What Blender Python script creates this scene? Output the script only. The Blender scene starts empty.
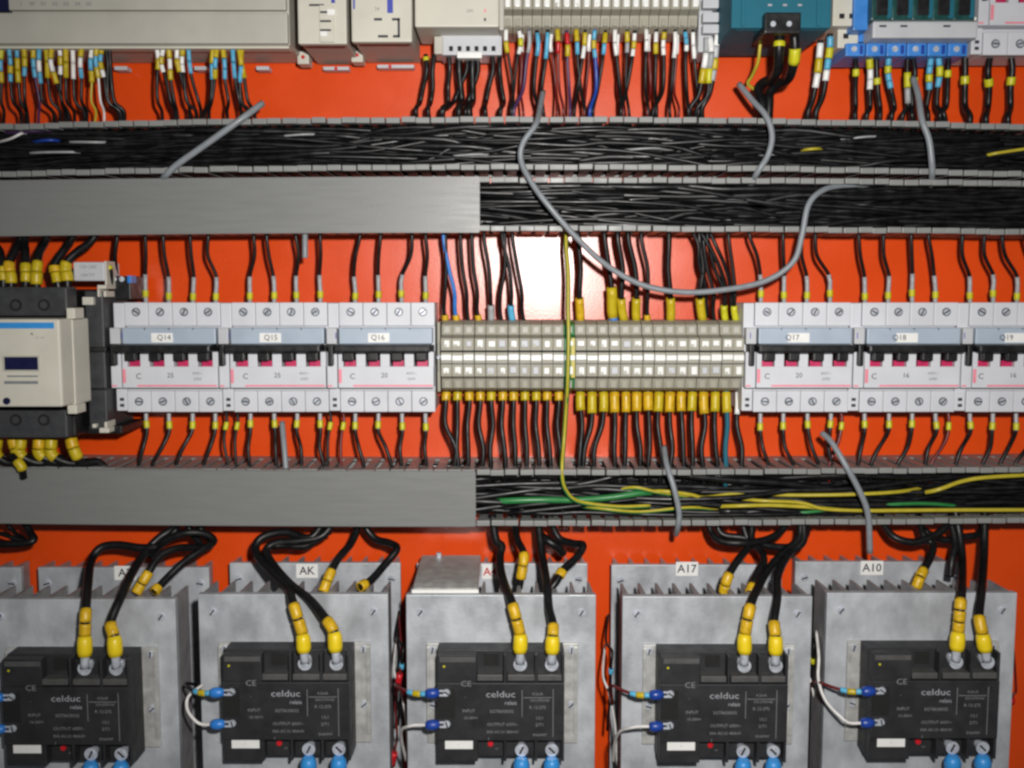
import bpy, bmesh, math, random
from mathutils import Vector, Matrix
R = random.Random(7)
sc = bpy.context.scene
C = sc.collection
# ------------------------------------------------------------------ camera, world, flash, exposure
D, F, FOOT = 0.78, 1000.0, 94.0            # metres lens to panel, focal length in pixels, foot of the panel normal above centre
TILT = math.atan(FOOT / F)
cam = bpy.data.cameras.new('camera'); camo = bpy.data.objects.new('camera', cam); C.objects.link(camo)
cam.sensor_width = 36; cam.lens = F * 36 / 1024; cam.clip_start = 0.01; cam.clip_end = 20
camo.location = (0, -D, 0); camo.rotation_euler = (math.pi / 2 - TILT, 0, 0)
sc.camera = camo
w = bpy.data.worlds.new('World'); sc.world = w; w.use_nodes = True
bg = w.node_tree.nodes['Background']; bg.inputs[0].default_value = (0.95, 0.97, 1.0, 1); bg.inputs[1].default_value = 0.06
fl = bpy.data.lights.new('camera_flash', 'SPOT'); flo = bpy.data.objects.new('camera_flash', fl); C.objects.link(flo)
fl.energy = 25; fl.spot_size = math.radians(102); fl.spot_blend = 1.0; fl.shadow_soft_size = 0.012; fl.color = (1.0, 0.97, 0.93)
flo.location = (0.05, -D + 0.01, 0.062); flo.rotation_euler = (math.pi / 2 - TILT * 1.7, 0, 0)
sc.view_settings.view_transform = 'Standard'; sc.view_settings.look = 'None'
sc.view_settings.exposure = 0.0; sc.view_settings.gamma = 1
sc.render.engine = 'CYCLES'
sc.cycles.use_denoising = True; sc.cycles.max_bounces = 6
sc.cycles.pixel_filter_type = 'BLACKMAN_HARRIS'; sc.cycles.filter_width = 2.6

# ------------------------------------------------------------------ helpers
def W(px, py, d):                          # pixel -> point on the plane d metres in front of the panel
    u = (px - 512) / F; v = -(py - 384) / F
    dy = v * math.sin(TILT) + math.cos(TILT); dz = v * math.cos(TILT) - math.sin(TILT)
    k = (D - d) / dy
    return Vector((k * u, -d, k * dz))
def unproj(v):                             # point -> pixel
    c = v - Vector((0, -D, 0)); z_ = c.y*math.cos(TILT)-c.z*math.sin(TILT); u_ = c.y*math.sin(TILT)+c.z*math.cos(TILT)
    return (512+F*c.x/z_, 384-F*u_/z_)
MATS = {}
def mat(name, col, rough=.5, metal=0.0, var=.12, vs=160, bump=0.0, bs=900, coat=0.0, spec=.5, rvar=.1, stretch=None):
    m = bpy.data.materials.new(name); m.use_nodes = True
    nt = m.node_tree; p = nt.nodes['Principled BSDF']; L = nt.links.new
    p.inputs['Metallic'].default_value = metal; p.inputs['Specular IOR Level'].default_value = spec
    p.inputs['Coat Weight'].default_value = coat
    tc = nt.nodes.new('ShaderNodeNewGeometry')
    n = nt.nodes.new('ShaderNodeTexNoise'); n.inputs['Scale'].default_value = vs; n.inputs['Detail'].default_value = 5
    if stretch:
        mp = nt.nodes.new('ShaderNodeMapping'); mp.inputs['Scale'].default_value = stretch
        L(tc.outputs['Position'], mp.inputs['Vector']); L(mp.outputs[0], n.inputs['Vector'])
    else: L(tc.outputs['Position'], n.inputs['Vector'])
    r = nt.nodes.new('ShaderNodeMapRange'); r.inputs[1].default_value = .3; r.inputs[2].default_value = .7
    r.inputs[3].default_value = 1 - var; r.inputs[4].default_value = 1 + var
    L(n.outputs[0], r.inputs[0])
    x = nt.nodes.new('ShaderNodeVectorMath'); x.operation = 'SCALE'; x.inputs[0].default_value = col[:3]
    L(r.outputs[0], x.inputs['Scale']); L(x.outputs[0], p.inputs['Base Color'])
    q = nt.nodes.new('ShaderNodeMapRange'); q.inputs[1].default_value = .3; q.inputs[2].default_value = .7
    q.inputs[3].default_value = max(.05, rough - rvar); q.inputs[4].default_value = min(1, rough + rvar)
    L(n.outputs[0], q.inputs[0]); L(q.outputs[0], p.inputs['Roughness'])
    if bump:
        b = nt.nodes.new('ShaderNodeBump'); b.inputs['Strength'].default_value = bump; b.inputs['Distance'].default_value = .001
        n2 = nt.nodes.new('ShaderNodeTexNoise'); n2.inputs['Scale'].default_value = bs; n2.inputs['Detail'].default_value = 3
        L(tc.outputs['Position'], n2.inputs['Vector']); L(n2.outputs[0], b.inputs['Height']); L(b.outputs[0], p.inputs['Normal'])
    MATS[name] = m
    return m
mat('orange', (.72, .066, .003), .275, spec=.68, var=.05, vs=25, bump=.05, bs=500, rvar=.03)
mat('duct', (.22, .225, .22), .45, var=.06, vs=60)
mat('cover', (.19, .195, .19), .40, var=.025, vs=220, bump=.06, bs=900, rvar=.05, stretch=(.15, 1, 1.5))
mat('beige', (.47, .455, .40), .5, var=.05, vs=40)
mat('cream', (.58, .56, .48), .5, var=.05, vs=50)
mat('terminal', (.31, .295, .235), .55, var=.07, vs=120)
mat('terminal_light', (.42, .41, .36), .5, var=.07, vs=120)
mat('tag', (.82, .82, .80), .35, var=.03)
mat('white', (.60, .61, .65), .45, var=.04, vs=50)
mat('lightgrey', (.50, .51, .54), .45, var=.04, vs=50)
mat('bluegrey', (.37, .44, .53), .4, var=.05, vs=50)
mat('black', (.010, .010, .011), .40, var=.2, spec=.4)
mat('wire_black', (.0065, .0065, .007), .40, var=.3, vs=200, spec=.32)
mat('bundle_black', (.007, .007, .008), .36, var=.4, vs=120, spec=.42)
mat('ssr', (.022, .0225, .025), .52, spec=.4, var=.14, vs=90, bump=.08, bs=1500)
mat('ssr_edge', (.075, .075, .075), .5, var=.1)
mat('darkgrey', (.038, .040, .044), .5, var=.12)
mat('hole', (.006, .006, .006), .8)
mat('alu', (.44, .46, .49), .48, stretch=(1.2, 1, .8), metal=.22, var=.20, vs=55, bump=.2, bs=350, rvar=.14)
mat('alu_fin', (.33, .33, .34), .5, metal=.25, var=.15, vs=120)
mat('steel', (.66, .70, .78), .28, metal=.45, var=.15, vs=300)
mat('zinc', (.56, .56, .54), .42, metal=.45, var=.15, vs=150)
mat('yellow', (.52, .39, .010), .4, var=.12, vs=200)
mat('boot', (.76, .56, .012), .38, var=.05, vs=200)
mat('amber', (.60, .37, .010), .4, var=.2, vs=260)
mat('lime', (.55, .52, .015), .4, var=.1)
mat('cyan', (.09, .40, .62), .4, var=.08)
mat('blue', (.03, .20, .62), .38, var=.1)
mat('navy', (.012, .05, .30), .38, var=.1)
mat('relayblue', (.045, .22, .62), .4, var=.12, vs=80)
mat('skyblue', (.035, .27, .66), .4, var=.04)
mat('teal', (.012, .12, .175), .62, spec=.25, var=.07, vs=60)
mat('darkgreen', (.012, .06, .055), .3, var=.2)
mat('green', (.025, .19, .05), .4, var=.1)
mat('wire_yellow', (.46, .38, .03), .4, var=.08)
mat('red', (.55, .012, .02), .4)
mat('magenta', (.50, .02, .10), .4)
mat('pink', (.80, .25, .32), .5, var=.04)
mat('grey_cable', (.22, .24, .26), .42, var=.08)
mat('ferrule_grey', (.36, .37, .38), .4)
mat('violet', (.06, .025, .09), .4)
mat('wire_white', (.72, .70, .68), .4)
mat('wire_red', (.13, .010, .010), .4)
mat('print_dark', (.03, .03, .045), .6)
mat('print_blue', (.05, .07, .40), .6)
mat('print_grey', (.20, .205, .22), .6)
mat('print_light', (.34, .34, .37), .5)
mat('window', (.01, .012, .05), .15)

def mesh_from(bm, name, m=None, smooth=False):
    me = bpy.data.meshes.new(name); bm.normal_update(); bm.to_mesh(me); bm.free()
    if m: me.materials.append(MATS[m])
    if smooth:
        for p in me.polygons: p.use_smooth = True
    return me
def wloc(o):
    v = Vector((0, 0, 0))
    while o: v += o.location; o = o.parent
    return v
def link(name, me, parent=None, at=None):  # geometry in world coordinates unless at is given
    o = bpy.data.objects.new(name, me); C.objects.link(o)
    o.parent = parent
    o.location = (at if at is not None else Vector((0, 0, 0))) - (wloc(parent) if parent else Vector((0, 0, 0)))
    return o
def tag(o, label, cat, group=None, kind=None):
    if label: o['label'] = label
    if cat: o['category'] = cat
    if group: o['group'] = group
    if kind: o['kind'] = kind
    return o
def thing(name, label, cat, at, group=None):
    o = bpy.data.objects.new(name, None); C.objects.link(o); o.location = at; o.empty_display_size = .01
    return tag(o, label, cat, group)
def addbox(bm, x0, x1, y0, y1, z0, z1, bev=0.0):
    x0, x1 = sorted((x0, x1)); y0, y1 = sorted((y0, y1)); z0, z1 = sorted((z0, z1))
    M = Matrix.Translation(((x0+x1)/2, (y0+y1)/2, (z0+z1)/2)) @ Matrix.Diagonal((x1-x0, y1-y0, z1-z0, 1))
    r = bmesh.ops.create_cube(bm, size=1, matrix=M)
    if bev:
        es = list({e for v in r['verts'] for e in v.link_edges})
        bmesh.ops.bevel(bm, geom=es, offset=bev, segments=2, profile=.6, affect='EDGES')
def box(name, m, parent, x0, x1, z0, z1, dn, df, bev=.0004):   # dn back distance, df front distance from the panel
    bm = bmesh.new(); addbox(bm, x0, x1, -df, -dn, z0, z1, bev)
    return link(name, mesh_from(bm, name, m), parent)
def pbox(name, m, parent, px0, py0, px1, py1, dn, df, bev=.0004):  # front face spans the pixel rectangle at distance df
    a = W(px0, py0, df); b = W(px1, py1, df)
    return box(name, m, parent, a.x, b.x, b.z, a.z, dn, df, bev)
def multibox(name, m, parent, lst, bev=.0003):
    bm = bmesh.new()
    for (x0, x1, z0, z1, dn, df) in lst: addbox(bm, x0, x1, -df, -dn, z0, z1, bev)
    return link(name, mesh_from(bm, name, m), parent)
def prism(name, m, parent, prof, x0, x1, bev=.0003):     # prof: (d, z) outline, extruded along x
    bm = bmesh.new()
    v = [bm.verts.new((x0, -d, z)) for d, z in prof]
    f = bm.faces.new(v); r = bmesh.ops.extrude_face_region(bm, geom=[f])
    bmesh.ops.translate(bm, vec=(x1-x0, 0, 0), verts=[q for q in r['geom'] if isinstance(q, bmesh.types.BMVert)])
    bmesh.ops.recalc_face_normals(bm, faces=bm.faces)
    if bev: bmesh.ops.bevel(bm, geom=bm.edges[:], offset=bev, segments=1, affect='EDGES')
    return link(name, mesh_from(bm, name, m), parent)
def addcyl(bm, c, axis, r, h, n=14, r2=None):            # from c along axis
    q = Vector(axis).to_track_quat('Z', 'Y').to_matrix().to_4x4()
    bmesh.ops.create_cone(bm, cap_ends=True, segments=n, radius1=r, radius2=r if r2 is None else r2, depth=h,
                          matrix=Matrix.Translation(Vector(c) + Vector(axis).normalized()*h/2) @ q)
OUT = Vector((0, -1, 0))
def cyl(name, m, parent, c, axis, r, h, n=14, r2=None):
    bm = bmesh.new(); addcyl(bm, c, axis, r, h, n, r2)
    return link(name, mesh_from(bm, name, m), parent)
def screw(name, parent, c, r, ang=.6, m='steel', h=.0015):     # pan head with a slot cut, facing the camera
    bm = bmesh.new(); addcyl(bm, c, OUT, r, h, 14, r*.8)
    o = link(name, mesh_from(bm, name, m), parent)
    bm = bmesh.new(); addbox(bm, -r*.75, r*.75, -.0003, .0002, -r*.16, r*.16)
    bmesh.ops.rotate(bm, verts=bm.verts, cent=(0, 0, 0), matrix=Matrix.Rotation(ang, 3, 'Y'))
    bmesh.ops.translate(bm, vec=Vector(c)+OUT*h, verts=bm.verts)
    link('slot', mesh_from(bm, 'slot', 'hole'), o)
    return o
def spline(P, k=7):
    P = [Vector(p) for p in P]
    if len(P) == 2: P = [P[0], P[0].lerp(P[1], .5), P[1]]
    Q = [P[0]*2-P[1]] + P + [P[-1]*2-P[-2]]; out = []
    for i in range(1, len(Q)-2):
        a, b, c, d = Q[i-1:i+3]
        for j in range(k):
            t = j/k
            out.append(.5*((2*b)+(c-a)*t+(2*a-5*b+4*c-d)*t*t+(3*b-a-3*c+d)*t**3))
    out.append(P[-1]); return out
def addtube(bm, pts, r, n=7):
    T = [(pts[min(i+1, len(pts)-1)]-pts[max(i-1, 0)]).normalized() for i in range(len(pts))]
    a = Vector((0, 1, 0)) if abs(T[0].y) < .8 else Vector((1, 0, 0))
    u = (a - T[0]*a.dot(T[0])).normalized(); rings = []
    for i, p in enumerate(pts):
        u = (u - T[i]*u.dot(T[i])).normalized(); v = T[i].cross(u)
        rr = r[i] if isinstance(r, (list, tuple)) else r
        rings.append([bm.verts.new(p + (u*math.cos(2*math.pi*k/n)+v*math.sin(2*math.pi*k/n))*rr) for k in range(n)])
    for A, B in zip(rings, rings[1:]):
        for k in range(n):
            f = bm.faces.new((A[k], A[(k+1) % n], B[(k+1) % n], B[k])); f.smooth = True
    bm.faces.new(rings[0][::-1]); bm.faces.new(rings[-1])
def cut(pts, s0, s1, m=5):                               # sub-path between two arc lengths, measured from the start
    L = [0]
    for a, b in zip(pts, pts[1:]): L.append(L[-1]+(b-a).length)
    def at(s):
        s = min(max(s, 0), L[-1])
        for i in range(len(pts)-1):
            if s <= L[i+1]: return pts[i].lerp(pts[i+1], (s-L[i])/max(1e-9, L[i+1]-L[i]))
        return pts[-1]
    return [at(s0+(s1-s0)*i/(m-1)) for i in range(m)]
def plen(pts): return sum((b-a).length for a, b in zip(pts, pts[1:]))
def tube(name, m, parent, pts, r, n=7):
    bm = bmesh.new(); addtube(bm, pts, r, n)
    return link(name, mesh_from(bm, name, m), parent)
def wire(name, m, label, P, r=.00145, sleeves=(), group=None, cat='wire', n=7, px=True, stripe=None):
    """P starts at the terminal end; sleeves: (name, start, end, material, radius) along the wire in metres"""
    pts = spline([W(*p) for p in P] if px else P)
    o = tube(name, m, None, pts, r, n); tag(o, label, cat, group)
    for (nm, a, b, mm, rr) in sleeves:
        tube(nm, mm, o, cut(pts, a, b), rr, 9)
    if stripe:
        tube('stripe', stripe, o, [p+Vector((0, -.45*r, .35*r)) for p in pts], r*.72, n)
    return o
FONT = {}
def text(s, m, parent, px, py, d, h, name='lettering', sx=1.0, bold=0.0):   # centred at pixel, cap height h metres
    cu = bpy.data.curves.new('t', 'FONT'); cu.body = s; cu.size = h/.72; cu.align_x = 'CENTER'; cu.align_y = 'CENTER'
    cu.extrude = .00004; cu.resolution_u = 2; cu.offset = bold
    to = bpy.data.objects.new('t', cu); C.objects.link(to)
    dg = bpy.context.evaluated_depsgraph_get(); me = bpy.data.meshes.new_from_object(to.evaluated_get(dg))
    bpy.data.objects.remove(to)
    me.materials.clear(); me.materials.append(MATS[m])
    me.transform(Matrix.Translation(W(px, py, d)+OUT*.0001) @ Matrix.Rotation(math.pi/2, 4, 'X') @ Matrix.Diagonal((sx, 1, 1, 1)))
    return link(name, me, parent)
def copy_tree(o, parent=None):
    c = o.copy(); C.objects.link(c); c.parent = parent
    for ch in list(o.children): copy_tree(ch, c)
    return c
ORD = ['first', 'second', 'third', 'fourth', 'fifth', 'sixth', 'seventh', 'eighth', 'ninth', 'tenth', 'eleventh', 'twelfth', 'thirteenth',
       'fourteenth', 'fifteenth', 'sixteenth', 'seventeenth', 'eighteenth', 'nineteenth', 'twentieth', 'twenty-first', 'twenty-second',
       'twenty-third', 'twenty-fourth', 'twenty-fifth', 'twenty-sixth', 'twenty-seventh', 'twenty-eighth']

# ------------------------------------------------------------------ the panel and the rails
bm = bmesh.new(); addbox(bm, -.62, .62, 0, .003, -.52, .36, .0005)
pan = link('back_panel', mesh_from(bm, 'back_panel', 'orange')); tag(pan, 'glossy orange painted steel mounting panel', None, kind='structure')
def rail(py, label, x0=-.6, x1=.6):
    z = W(512, py, .01).z
    prof = [(.004, -.0135), (.004, .0135), (.0105, .0135), (.0105, .0175), (.0115, .0175), (.0115, .0125), (.005, .0125), (.005, -.0125), (.0115, -.0125), (.0115, -.0175), (.0105, -.0175), (.0105, -.0135)]
    o = prism('mounting_rail', 'zinc', None, [(d, z+q) for d, q in prof], x0, x1, 0)
    tag(o, label, 'rail', 'mounting rails')
rail(357, 'zinc mounting rail hidden behind the breakers and terminal strip')
rail(18, 'zinc mounting rail behind the top row of modules')

# ------------------------------------------------------------------ slotted ducts
PITCH, DEPTH = .0105, .060
def finger_mesh(up):
    bm = bmesh.new(); s = 1 if up else -1
    addbox(bm, -.0034, .0034, -.0515, -.012, 0, s*.0016)
    addbox(bm, -.0049, .0049, -.060, -.0515, s*-.0020, s*.0020, .0005)
    return mesh_from(bm, 'finger', 'duct')
FM = {True: finger_mesh(True), False: finger_mesh(False)}
def duct(label, py0, py1, bow, missing=()):
    zt, zb = W(512, py0, DEPTH).z, W(512, py1, DEPTH).z
    k = (W(512, 0, DEPTH).z - W(512, 100, DEPTH).z)/100
    zo = lambda x: -k*bow*(x/.37)**2
    t = thing('wiring_duct', label, 'wiring duct', (0, 0, zb), 'slotted wiring ducts')
    bm = bmesh.new(); N = 24
    prof = [(0, zb), (.012, zb), (.012, zb+.0016), (.002, zb+.0016), (.002, zt-.0016), (.012, zt-.0016), (.012, zt), (0, zt)]
    rings = []
    for i in range(N+1):
        x = -.56+1.12*i/N; rings.append([bm.verts.new((x, -d-.0002, z+zo(x))) for d, z in prof])
    for A, B in zip(rings, rings[1:]):
        for j in range(8): bm.faces.new((A[j], A[(j+1) % 8], B[(j+1) % 8], B[j]))
    bmesh.ops.recalc_face_normals(bm, faces=bm.faces)
    link('channel', mesh_from(bm, 'channel', 'duct'), t)
    n = int(.54/PITCH)
    for i in range(-n, n+1):
        x = i*PITCH
        if abs(x) > .46: continue
        for up in (True, False):
            pass
            o = link('finger', FM[up], t, Vector((x, 0, (zt-.0016 if up else zb+.0016)+zo(x))))
            o.rotation_euler = (R.uniform(-.006, .006), R.uniform(-.012, .012), R.uniform(-.008, .008))
    return t, zt, zb, zo
d1 = duct('grey slotted wiring duct packed with black wires, uppermost of the three', 117, 169, 8)
d2 = duct('grey slotted wiring duct below the uppermost duct, its left half under a cover', 177.5, 230.5, 4)
d3 = duct('grey slotted wiring duct between the breakers and the heat sinks', 470.5, 525.5, -3.5)
def cover(label, py0, py1, px1, zo, slope):
    a = W(512, py0, .0625); b = W(512, py1, .0625); x1 = W(px1, 300, .0625).x
    bm = bmesh.new(); N = 20; rings = []
    prof = [(.0545, b.z), (.0625, b.z), (.0625, a.z), (.0545, a.z), (.0545, a.z-.0014), (.0609, a.z-.0014), (.0609, b.z+.0014), (.0545, b.z+.0014)]
    for i in range(N+1):
        x = -.47+(x1+.47)*i/N; rings.append([bm.verts.new((x, -d, z+zo(x))) for d, z in prof])
    for A, B in zip(rings, rings[1:]):
        for j in range(8): bm.faces.new((A[j], A[(j+1) % 8], B[(j+1) % 8], B[j]))
    for r_ in (rings[0], rings[-1]):
        bm.faces.new((r_[0], r_[1], r_[6], r_[7])); bm.faces.new((r_[1], r_[2], r_[5], r_[6])); bm.faces.new((r_[2], r_[3], r_[4], r_[5]))
    bmesh.ops.recalc_face_normals(bm, faces=bm.faces)
    bmesh.ops.bevel(bm, geom=[e for e in bm.edges if e.calc_face_angle(0) > 1], offset=.0006, segments=2, affect='EDGES')
    o = link('duct_cover', mesh_from(bm, 'duct_cover', 'cover')); tag(o, label, 'duct cover', 'grey duct covers')
cover('long grey plastic duct cover above the left breakers', 176.5, 232.5, 480, d2[3], 0)
cover('long grey plastic duct cover below the left breakers', 471.5, 527, 475, d3[3], 0)

def bundle(label, zt, zb, zo, x0, x1, n, seed, dmin=.006, dmax=.046, m='bundle_black'):
    r = random.Random(seed); bm = bmesh.new(); a, b = zb+.0034, zt-.0040
    for i in range(n):
        z = a+(b-a)*r.random(); d = dmin+(dmax-dmin)*math.sqrt(r.random()); rad = r.choice((.0012, .0015, .0018, .0022, .0026))
        s = x0+r.random()*.10*(r.random() < .5); e = x1-r.random()*.12*(r.random() < .4)
        if r.random() < .25: s = x0+(x1-x0)*r.random()*.6; e = min(x1, s+.12+r.random()*.25)
        P = []; x = s; ph = r.random()*6; vz = 0
        while x < e:
            P.append(Vector((x, -min(.050, d+.004*math.sin(x*23+ph)+r.uniform(-.002, .002)), z+zo(x))))
            vz = .45*vz+r.gauss(0, .0028); z += vz
            if z > b: z = b-r.random()*.002; vz = -abs(vz)*.5
            if z < a: z = a+r.random()*.002; vz = abs(vz)*.5
            x += .022+r.random()*.034
        if len(P) > 2: addtube(bm, spline(P, 4), rad, 6)
    o = link('wire_bundle', mesh_from(bm, 'wire_bundle', m)); tag(o, label, 'wires', kind='stuff')
bundle('mass of black wires filling the uppermost duct', d1[1], d1[2], d1[3], -.47, .47, 105, 1)
bundle('mass of black wires in the open right half of the second duct', d2[1], d2[2], d2[3], -.08, .47, 90, 2)
bundle('mass of black wires in the open right half of the lowest duct', d3[1], d3[2], d3[3], -.09, .47, 85, 3, dmax=.043)

# ------------------------------------------------------------------ circuit breakers
def make_breaker(p1):
    dT, dM = .050, .058
    pit = W(300, 357, dT).x - W(300-23.9, 357, dT).x
    xs = [W(p1, 357, dT).x + i*pit for i in range(4)]
    X0 = xs[0]-pit*.5; X1 = xs[3]+pit*.5-.0003; XA = X0-.0081
    z = lambda py, d=dT: W(512, py, d).z
    t = thing('circuit_breaker', '', 'circuit breaker', ((XA+X1)/2, 0, z(412)), 'four-pole circuit breakers')
    box('body', 'white', t, X0, X1, z(411), z(303), .012, .046, .0006)
    for i, x in enumerate(xs):
        for (ya, yb, ysc) in ((302.5, 326, 312), (391, 412, 401.5)):
            box('terminal_housing', 'white', t, x-pit*.5+.00015, x+pit*.5-.00015, z(yb), z(ya), .046, dT, .0006)
            c = Vector((x, -dT, z(ysc)))
            rim = cyl('screw_well', 'darkgrey', t, c+Vector((0, .0007, 0)), OUT, .0031, .0009, 16)
            bm = bmesh.new(); addcyl(bm, c+Vector((0, .0005, 0)), OUT, .0024, .0010, 12)
            link('screw', mesh_from(bm, 'screw', 'steel'), rim)
            bm = bmesh.new(); addbox(bm, -.0022, .0022, -.0003, .0003, -.00045, .00045); a = R.uniform(0, 3.1)
            bmesh.ops.rotate(bm, verts=bm.verts, cent=(0, 0, 0), matrix=Matrix.Rotation(a, 3, 'Y'))
            bmesh.ops.translate(bm, vec=c+OUT*.0006, verts=bm.verts); link('slot', mesh_from(bm, 'slot', 'darkgrey'), rim)
    box('terminal_notch_strip', 'lightgrey', t, X0, X1, z(391), z(388.8), .044, .048, .0002)
    box('band', 'bluegrey', t, X0+.0012, X1-.001, z(344, dM), z(328, dM), .046, dM, .0008)
    for x in (xs[0]+pit*.5, xs[1]+pit*.5, xs[2]+pit*.5):
        box('band_seam', 'darkgrey', t, x-.0003, x+.0003, z(330, dM), z(328, dM), .050, dM+.0003, 0)
    box('label_card', 'tag', t, xs[1]-.004, xs[1]+.0115, z(342.5, dM), z(333, dM), .052, dM+.0006, .0002)
    box('lever_recess', 'hole', t, X0+.0005, X1-.0005, z(367, dT), z(345, dT), .045, .0475, 0)
    box('handle_bar', 'black', t, X0-.001, X1-.002, z(353, .070), z(345, .070), .050, .070, .0015)
    for i, x in enumerate(xs):
        box('lever', 'black', t, x-.0042, x+.0034, z(361, .064), z(348, .064), .047, .064, .0008)
        box('indicator', 'magenta', t, x-.004, x+.0038, z(366.5, .055), z(360.5, .055), .047, .055, .0002)
        box('divider', 'white', t, x+pit*.5-.0042, x+pit*.5+.0026 if i < 3 else X1, z(367, dM), z(352, dM), .046, dM-.0006, .0004)
    box('divider', 'white', t, X0+.0003, X0+.0040, z(367, dM), z(352, dM), .046, dM-.0006, .0004)
    box('face', 'white', t, X0+.0003, X1-.0002, z(388, dM), z(366.5, dM), .046, dM, .0006)
    box('stripe', 'pink', t, X0+.011, X1-.001, z(386.6, dM), z(384.8, dM), .056, dM+.0002, 0)
    box('stripe', 'pink', t, X0+.0006, X0+.0028, z(383, dM), z(369, dM), .056, dM+.0002, 0)
    # half-width auxiliary module at the left
    a = box('auxiliary_contact', 'white', t, XA, X0-.0003, z(411), z(303), .012, .049, .0006)
    box('auxiliary_face', 'white', a, XA+.0003, X0-.0005, z(388, dM), z(352, dM), .047, dM, .0005)
    box('auxiliary_band', 'lightgrey', a, XA+.0003, X0-.0005, z(344, dM), z(328, dM), .047, dM, .0005)
    box('auxiliary_lever', 'black', a, XA+.002, XA+.0056, z(366, .063), z(345, .063), .048, .063, .0008)
    box('auxiliary_mark', 'pink', a, XA+.0006, XA+.004, z(386.6, dM), z(385, dM), .056, dM+.0002, 0)
    for yy in (398, 404): box('auxiliary_slot', 'print_dark', a, XA+.0025, XA+.0055, z(yy+3), z(yy), .046, .0493, 0)
    return t, xs, pit
bk, xs0, pit = make_breaker(137.5)
BRK = []
P1 = [137.5, 244.5, 351.5, 766, 873, 980]
BL = ['leftmost four-pole circuit breaker in the row, beside the contactor', 'four-pole circuit breaker in the middle of the left group of three',
      'four-pole circuit breaker touching the left end of the terminal strip', 'four-pole circuit breaker touching the right end of the terminal strip',
      'four-pole circuit breaker second to the right of the terminal strip', 'four-pole circuit breaker cut off by the right edge of the picture']
TX = [('Q14', '25', 'C'), ('Q15', '25', 'C'), ('Q16', '20', 'C'), ('Q17', '20', 'C'), ('Q18', '16', 'C'), ('Q19', '16', 'C')]
base_x = bk.location.x
def brk_copy(p1, first, dz=0.0):
    t = bk if first else copy_tree(bk)
    return t
breakers = [bk] + [copy_tree(bk) for _ in range(6)]
for i, p in enumerate(P1):
    t = breakers[i]; dx = W(p, 357, .050).x - xs0[0]
    t.location.x = base_x+dx; t['label'] = BL[i]
    bpy.context.view_layer.update()
    text(TX[i][0], 'print_dark', t, p+23.4+3, 337.7, .0586, .0040, 'card_lettering')
    text(TX[i][1], 'print_dark', t, p+33, 375.5, .058, .0036, 'rating_lettering')
    text('400V~', 'print_grey', t, p+60, 373.5, .058, .0021, 'rating_lettering'); text('6000', 'print_grey', t, p+60, 379, .058, .0021, 'rating_lettering')
    t.rotation_euler.y = R.uniform(-.003, .003)
    text(TX[i][2], 'print_dark', t, p+1, 376.5, .058, .0042, 'rating_lettering')
    text('I', 'print_blue', t, p-15.5, 336, .058, .0046, 'position_mark')
t = breakers[6]; t.location.x = base_x + W(996, 33, .050).x - xs0[0]; t.location.z += W(512, 55, .050).z - W(512, 412, .050).z
t['label'] = 'light grey breaker in the top right corner above the uppermost duct'; t['group'] = 'four-pole circuit breakers'

# ------------------------------------------------------------------ terminal blocks
def make_block(wid, body='terminal', dz=0.0, name='terminal_block'):
    z = lambda py, d: W(512, py, d).z
    t = thing(name, '', 'terminal block', (0, 0, z(392, .05)), None)
    h = wid/2-.00012
    prof = [(.012, z(321, .05)), (.036, z(321, .05)), (.044, z(325, .05)), (.046, z(335, .05)), (.0545, z(338, .05)), (.0545, z(376, .05)), (.046, z(379, .05)), (.044, z(389, .05)), (.036, z(392.5, .05)), (.012, z(392.5, .05))]
    prism('body', body, t, prof, -h, h, .0003)
    q = h*.62
    box('groove', 'hole', t, -h, h, z(352.4, .0546), z(350.4, .0546), .052, .0547, 0)
    box('groove', 'darkgrey', t, -h, h, z(364.5, .0546), z(363.2, .0546), .052, .0547, 0)
    c = Vector((0, -.0452, z(330, .0455)))
    w1 = box('screw_well', 'terminal_light', t, -q*.9, q*.9, z(333, .0455), z(326.5, .0455), .040, .0462, .0004)
    c2 = Vector((0, -.0452, z(384, .0455)))
    box('wire_entry', 'terminal', t, -q*.9, q*.9, z(388, .0455), z(380.5, .0455), .040, .0460, .0004)
    return t
xL, xR = W(441, 357, .05).x, W(743, 357, .05).x
NB = 27; wid = (xR-xL)/NB
proto = make_block(wid)
proto_e = make_block(wid, 'green')
blocks = []
for i in range(NB):
    x = xL+wid*(i+.5)
    if i == 11:
        t = proto_e; t.location.x = x
        tag(t, 'green and yellow earth terminal block in the middle terminal strip', 'terminal block')
        z = lambda py, d: W(512, py, d).z
        me_ = [c for c in t.children if c.name.startswith('body')][0]
        b = box('yellow_half', 'wire_yellow', t, x+wid*.10, x+wid*.47, z(378, .055), z(338, .055), .046, .0549, .0003)
    else:
        t = proto if i == 0 else copy_tree(proto); t.location.x = x
        lab = ('beige terminal block at the left end of the middle terminal strip' if i == 0 else
               'beige terminal block at the right end of the middle terminal strip' if i == NB-1 else
               'beige terminal block, %s left of the green earth block in the middle strip' % ORD[10-i] if i < 11 else
               'beige terminal block, %s right of the green earth block in the middle strip' % ORD[i-12])
        tag(t, lab, 'terminal block', 'beige terminal blocks of the middle strip')
    blocks.append(x)
    t.rotation_euler.y = R.uniform(-.004, .004); t.location.y += R.uniform(-.0004, .0004)
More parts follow.
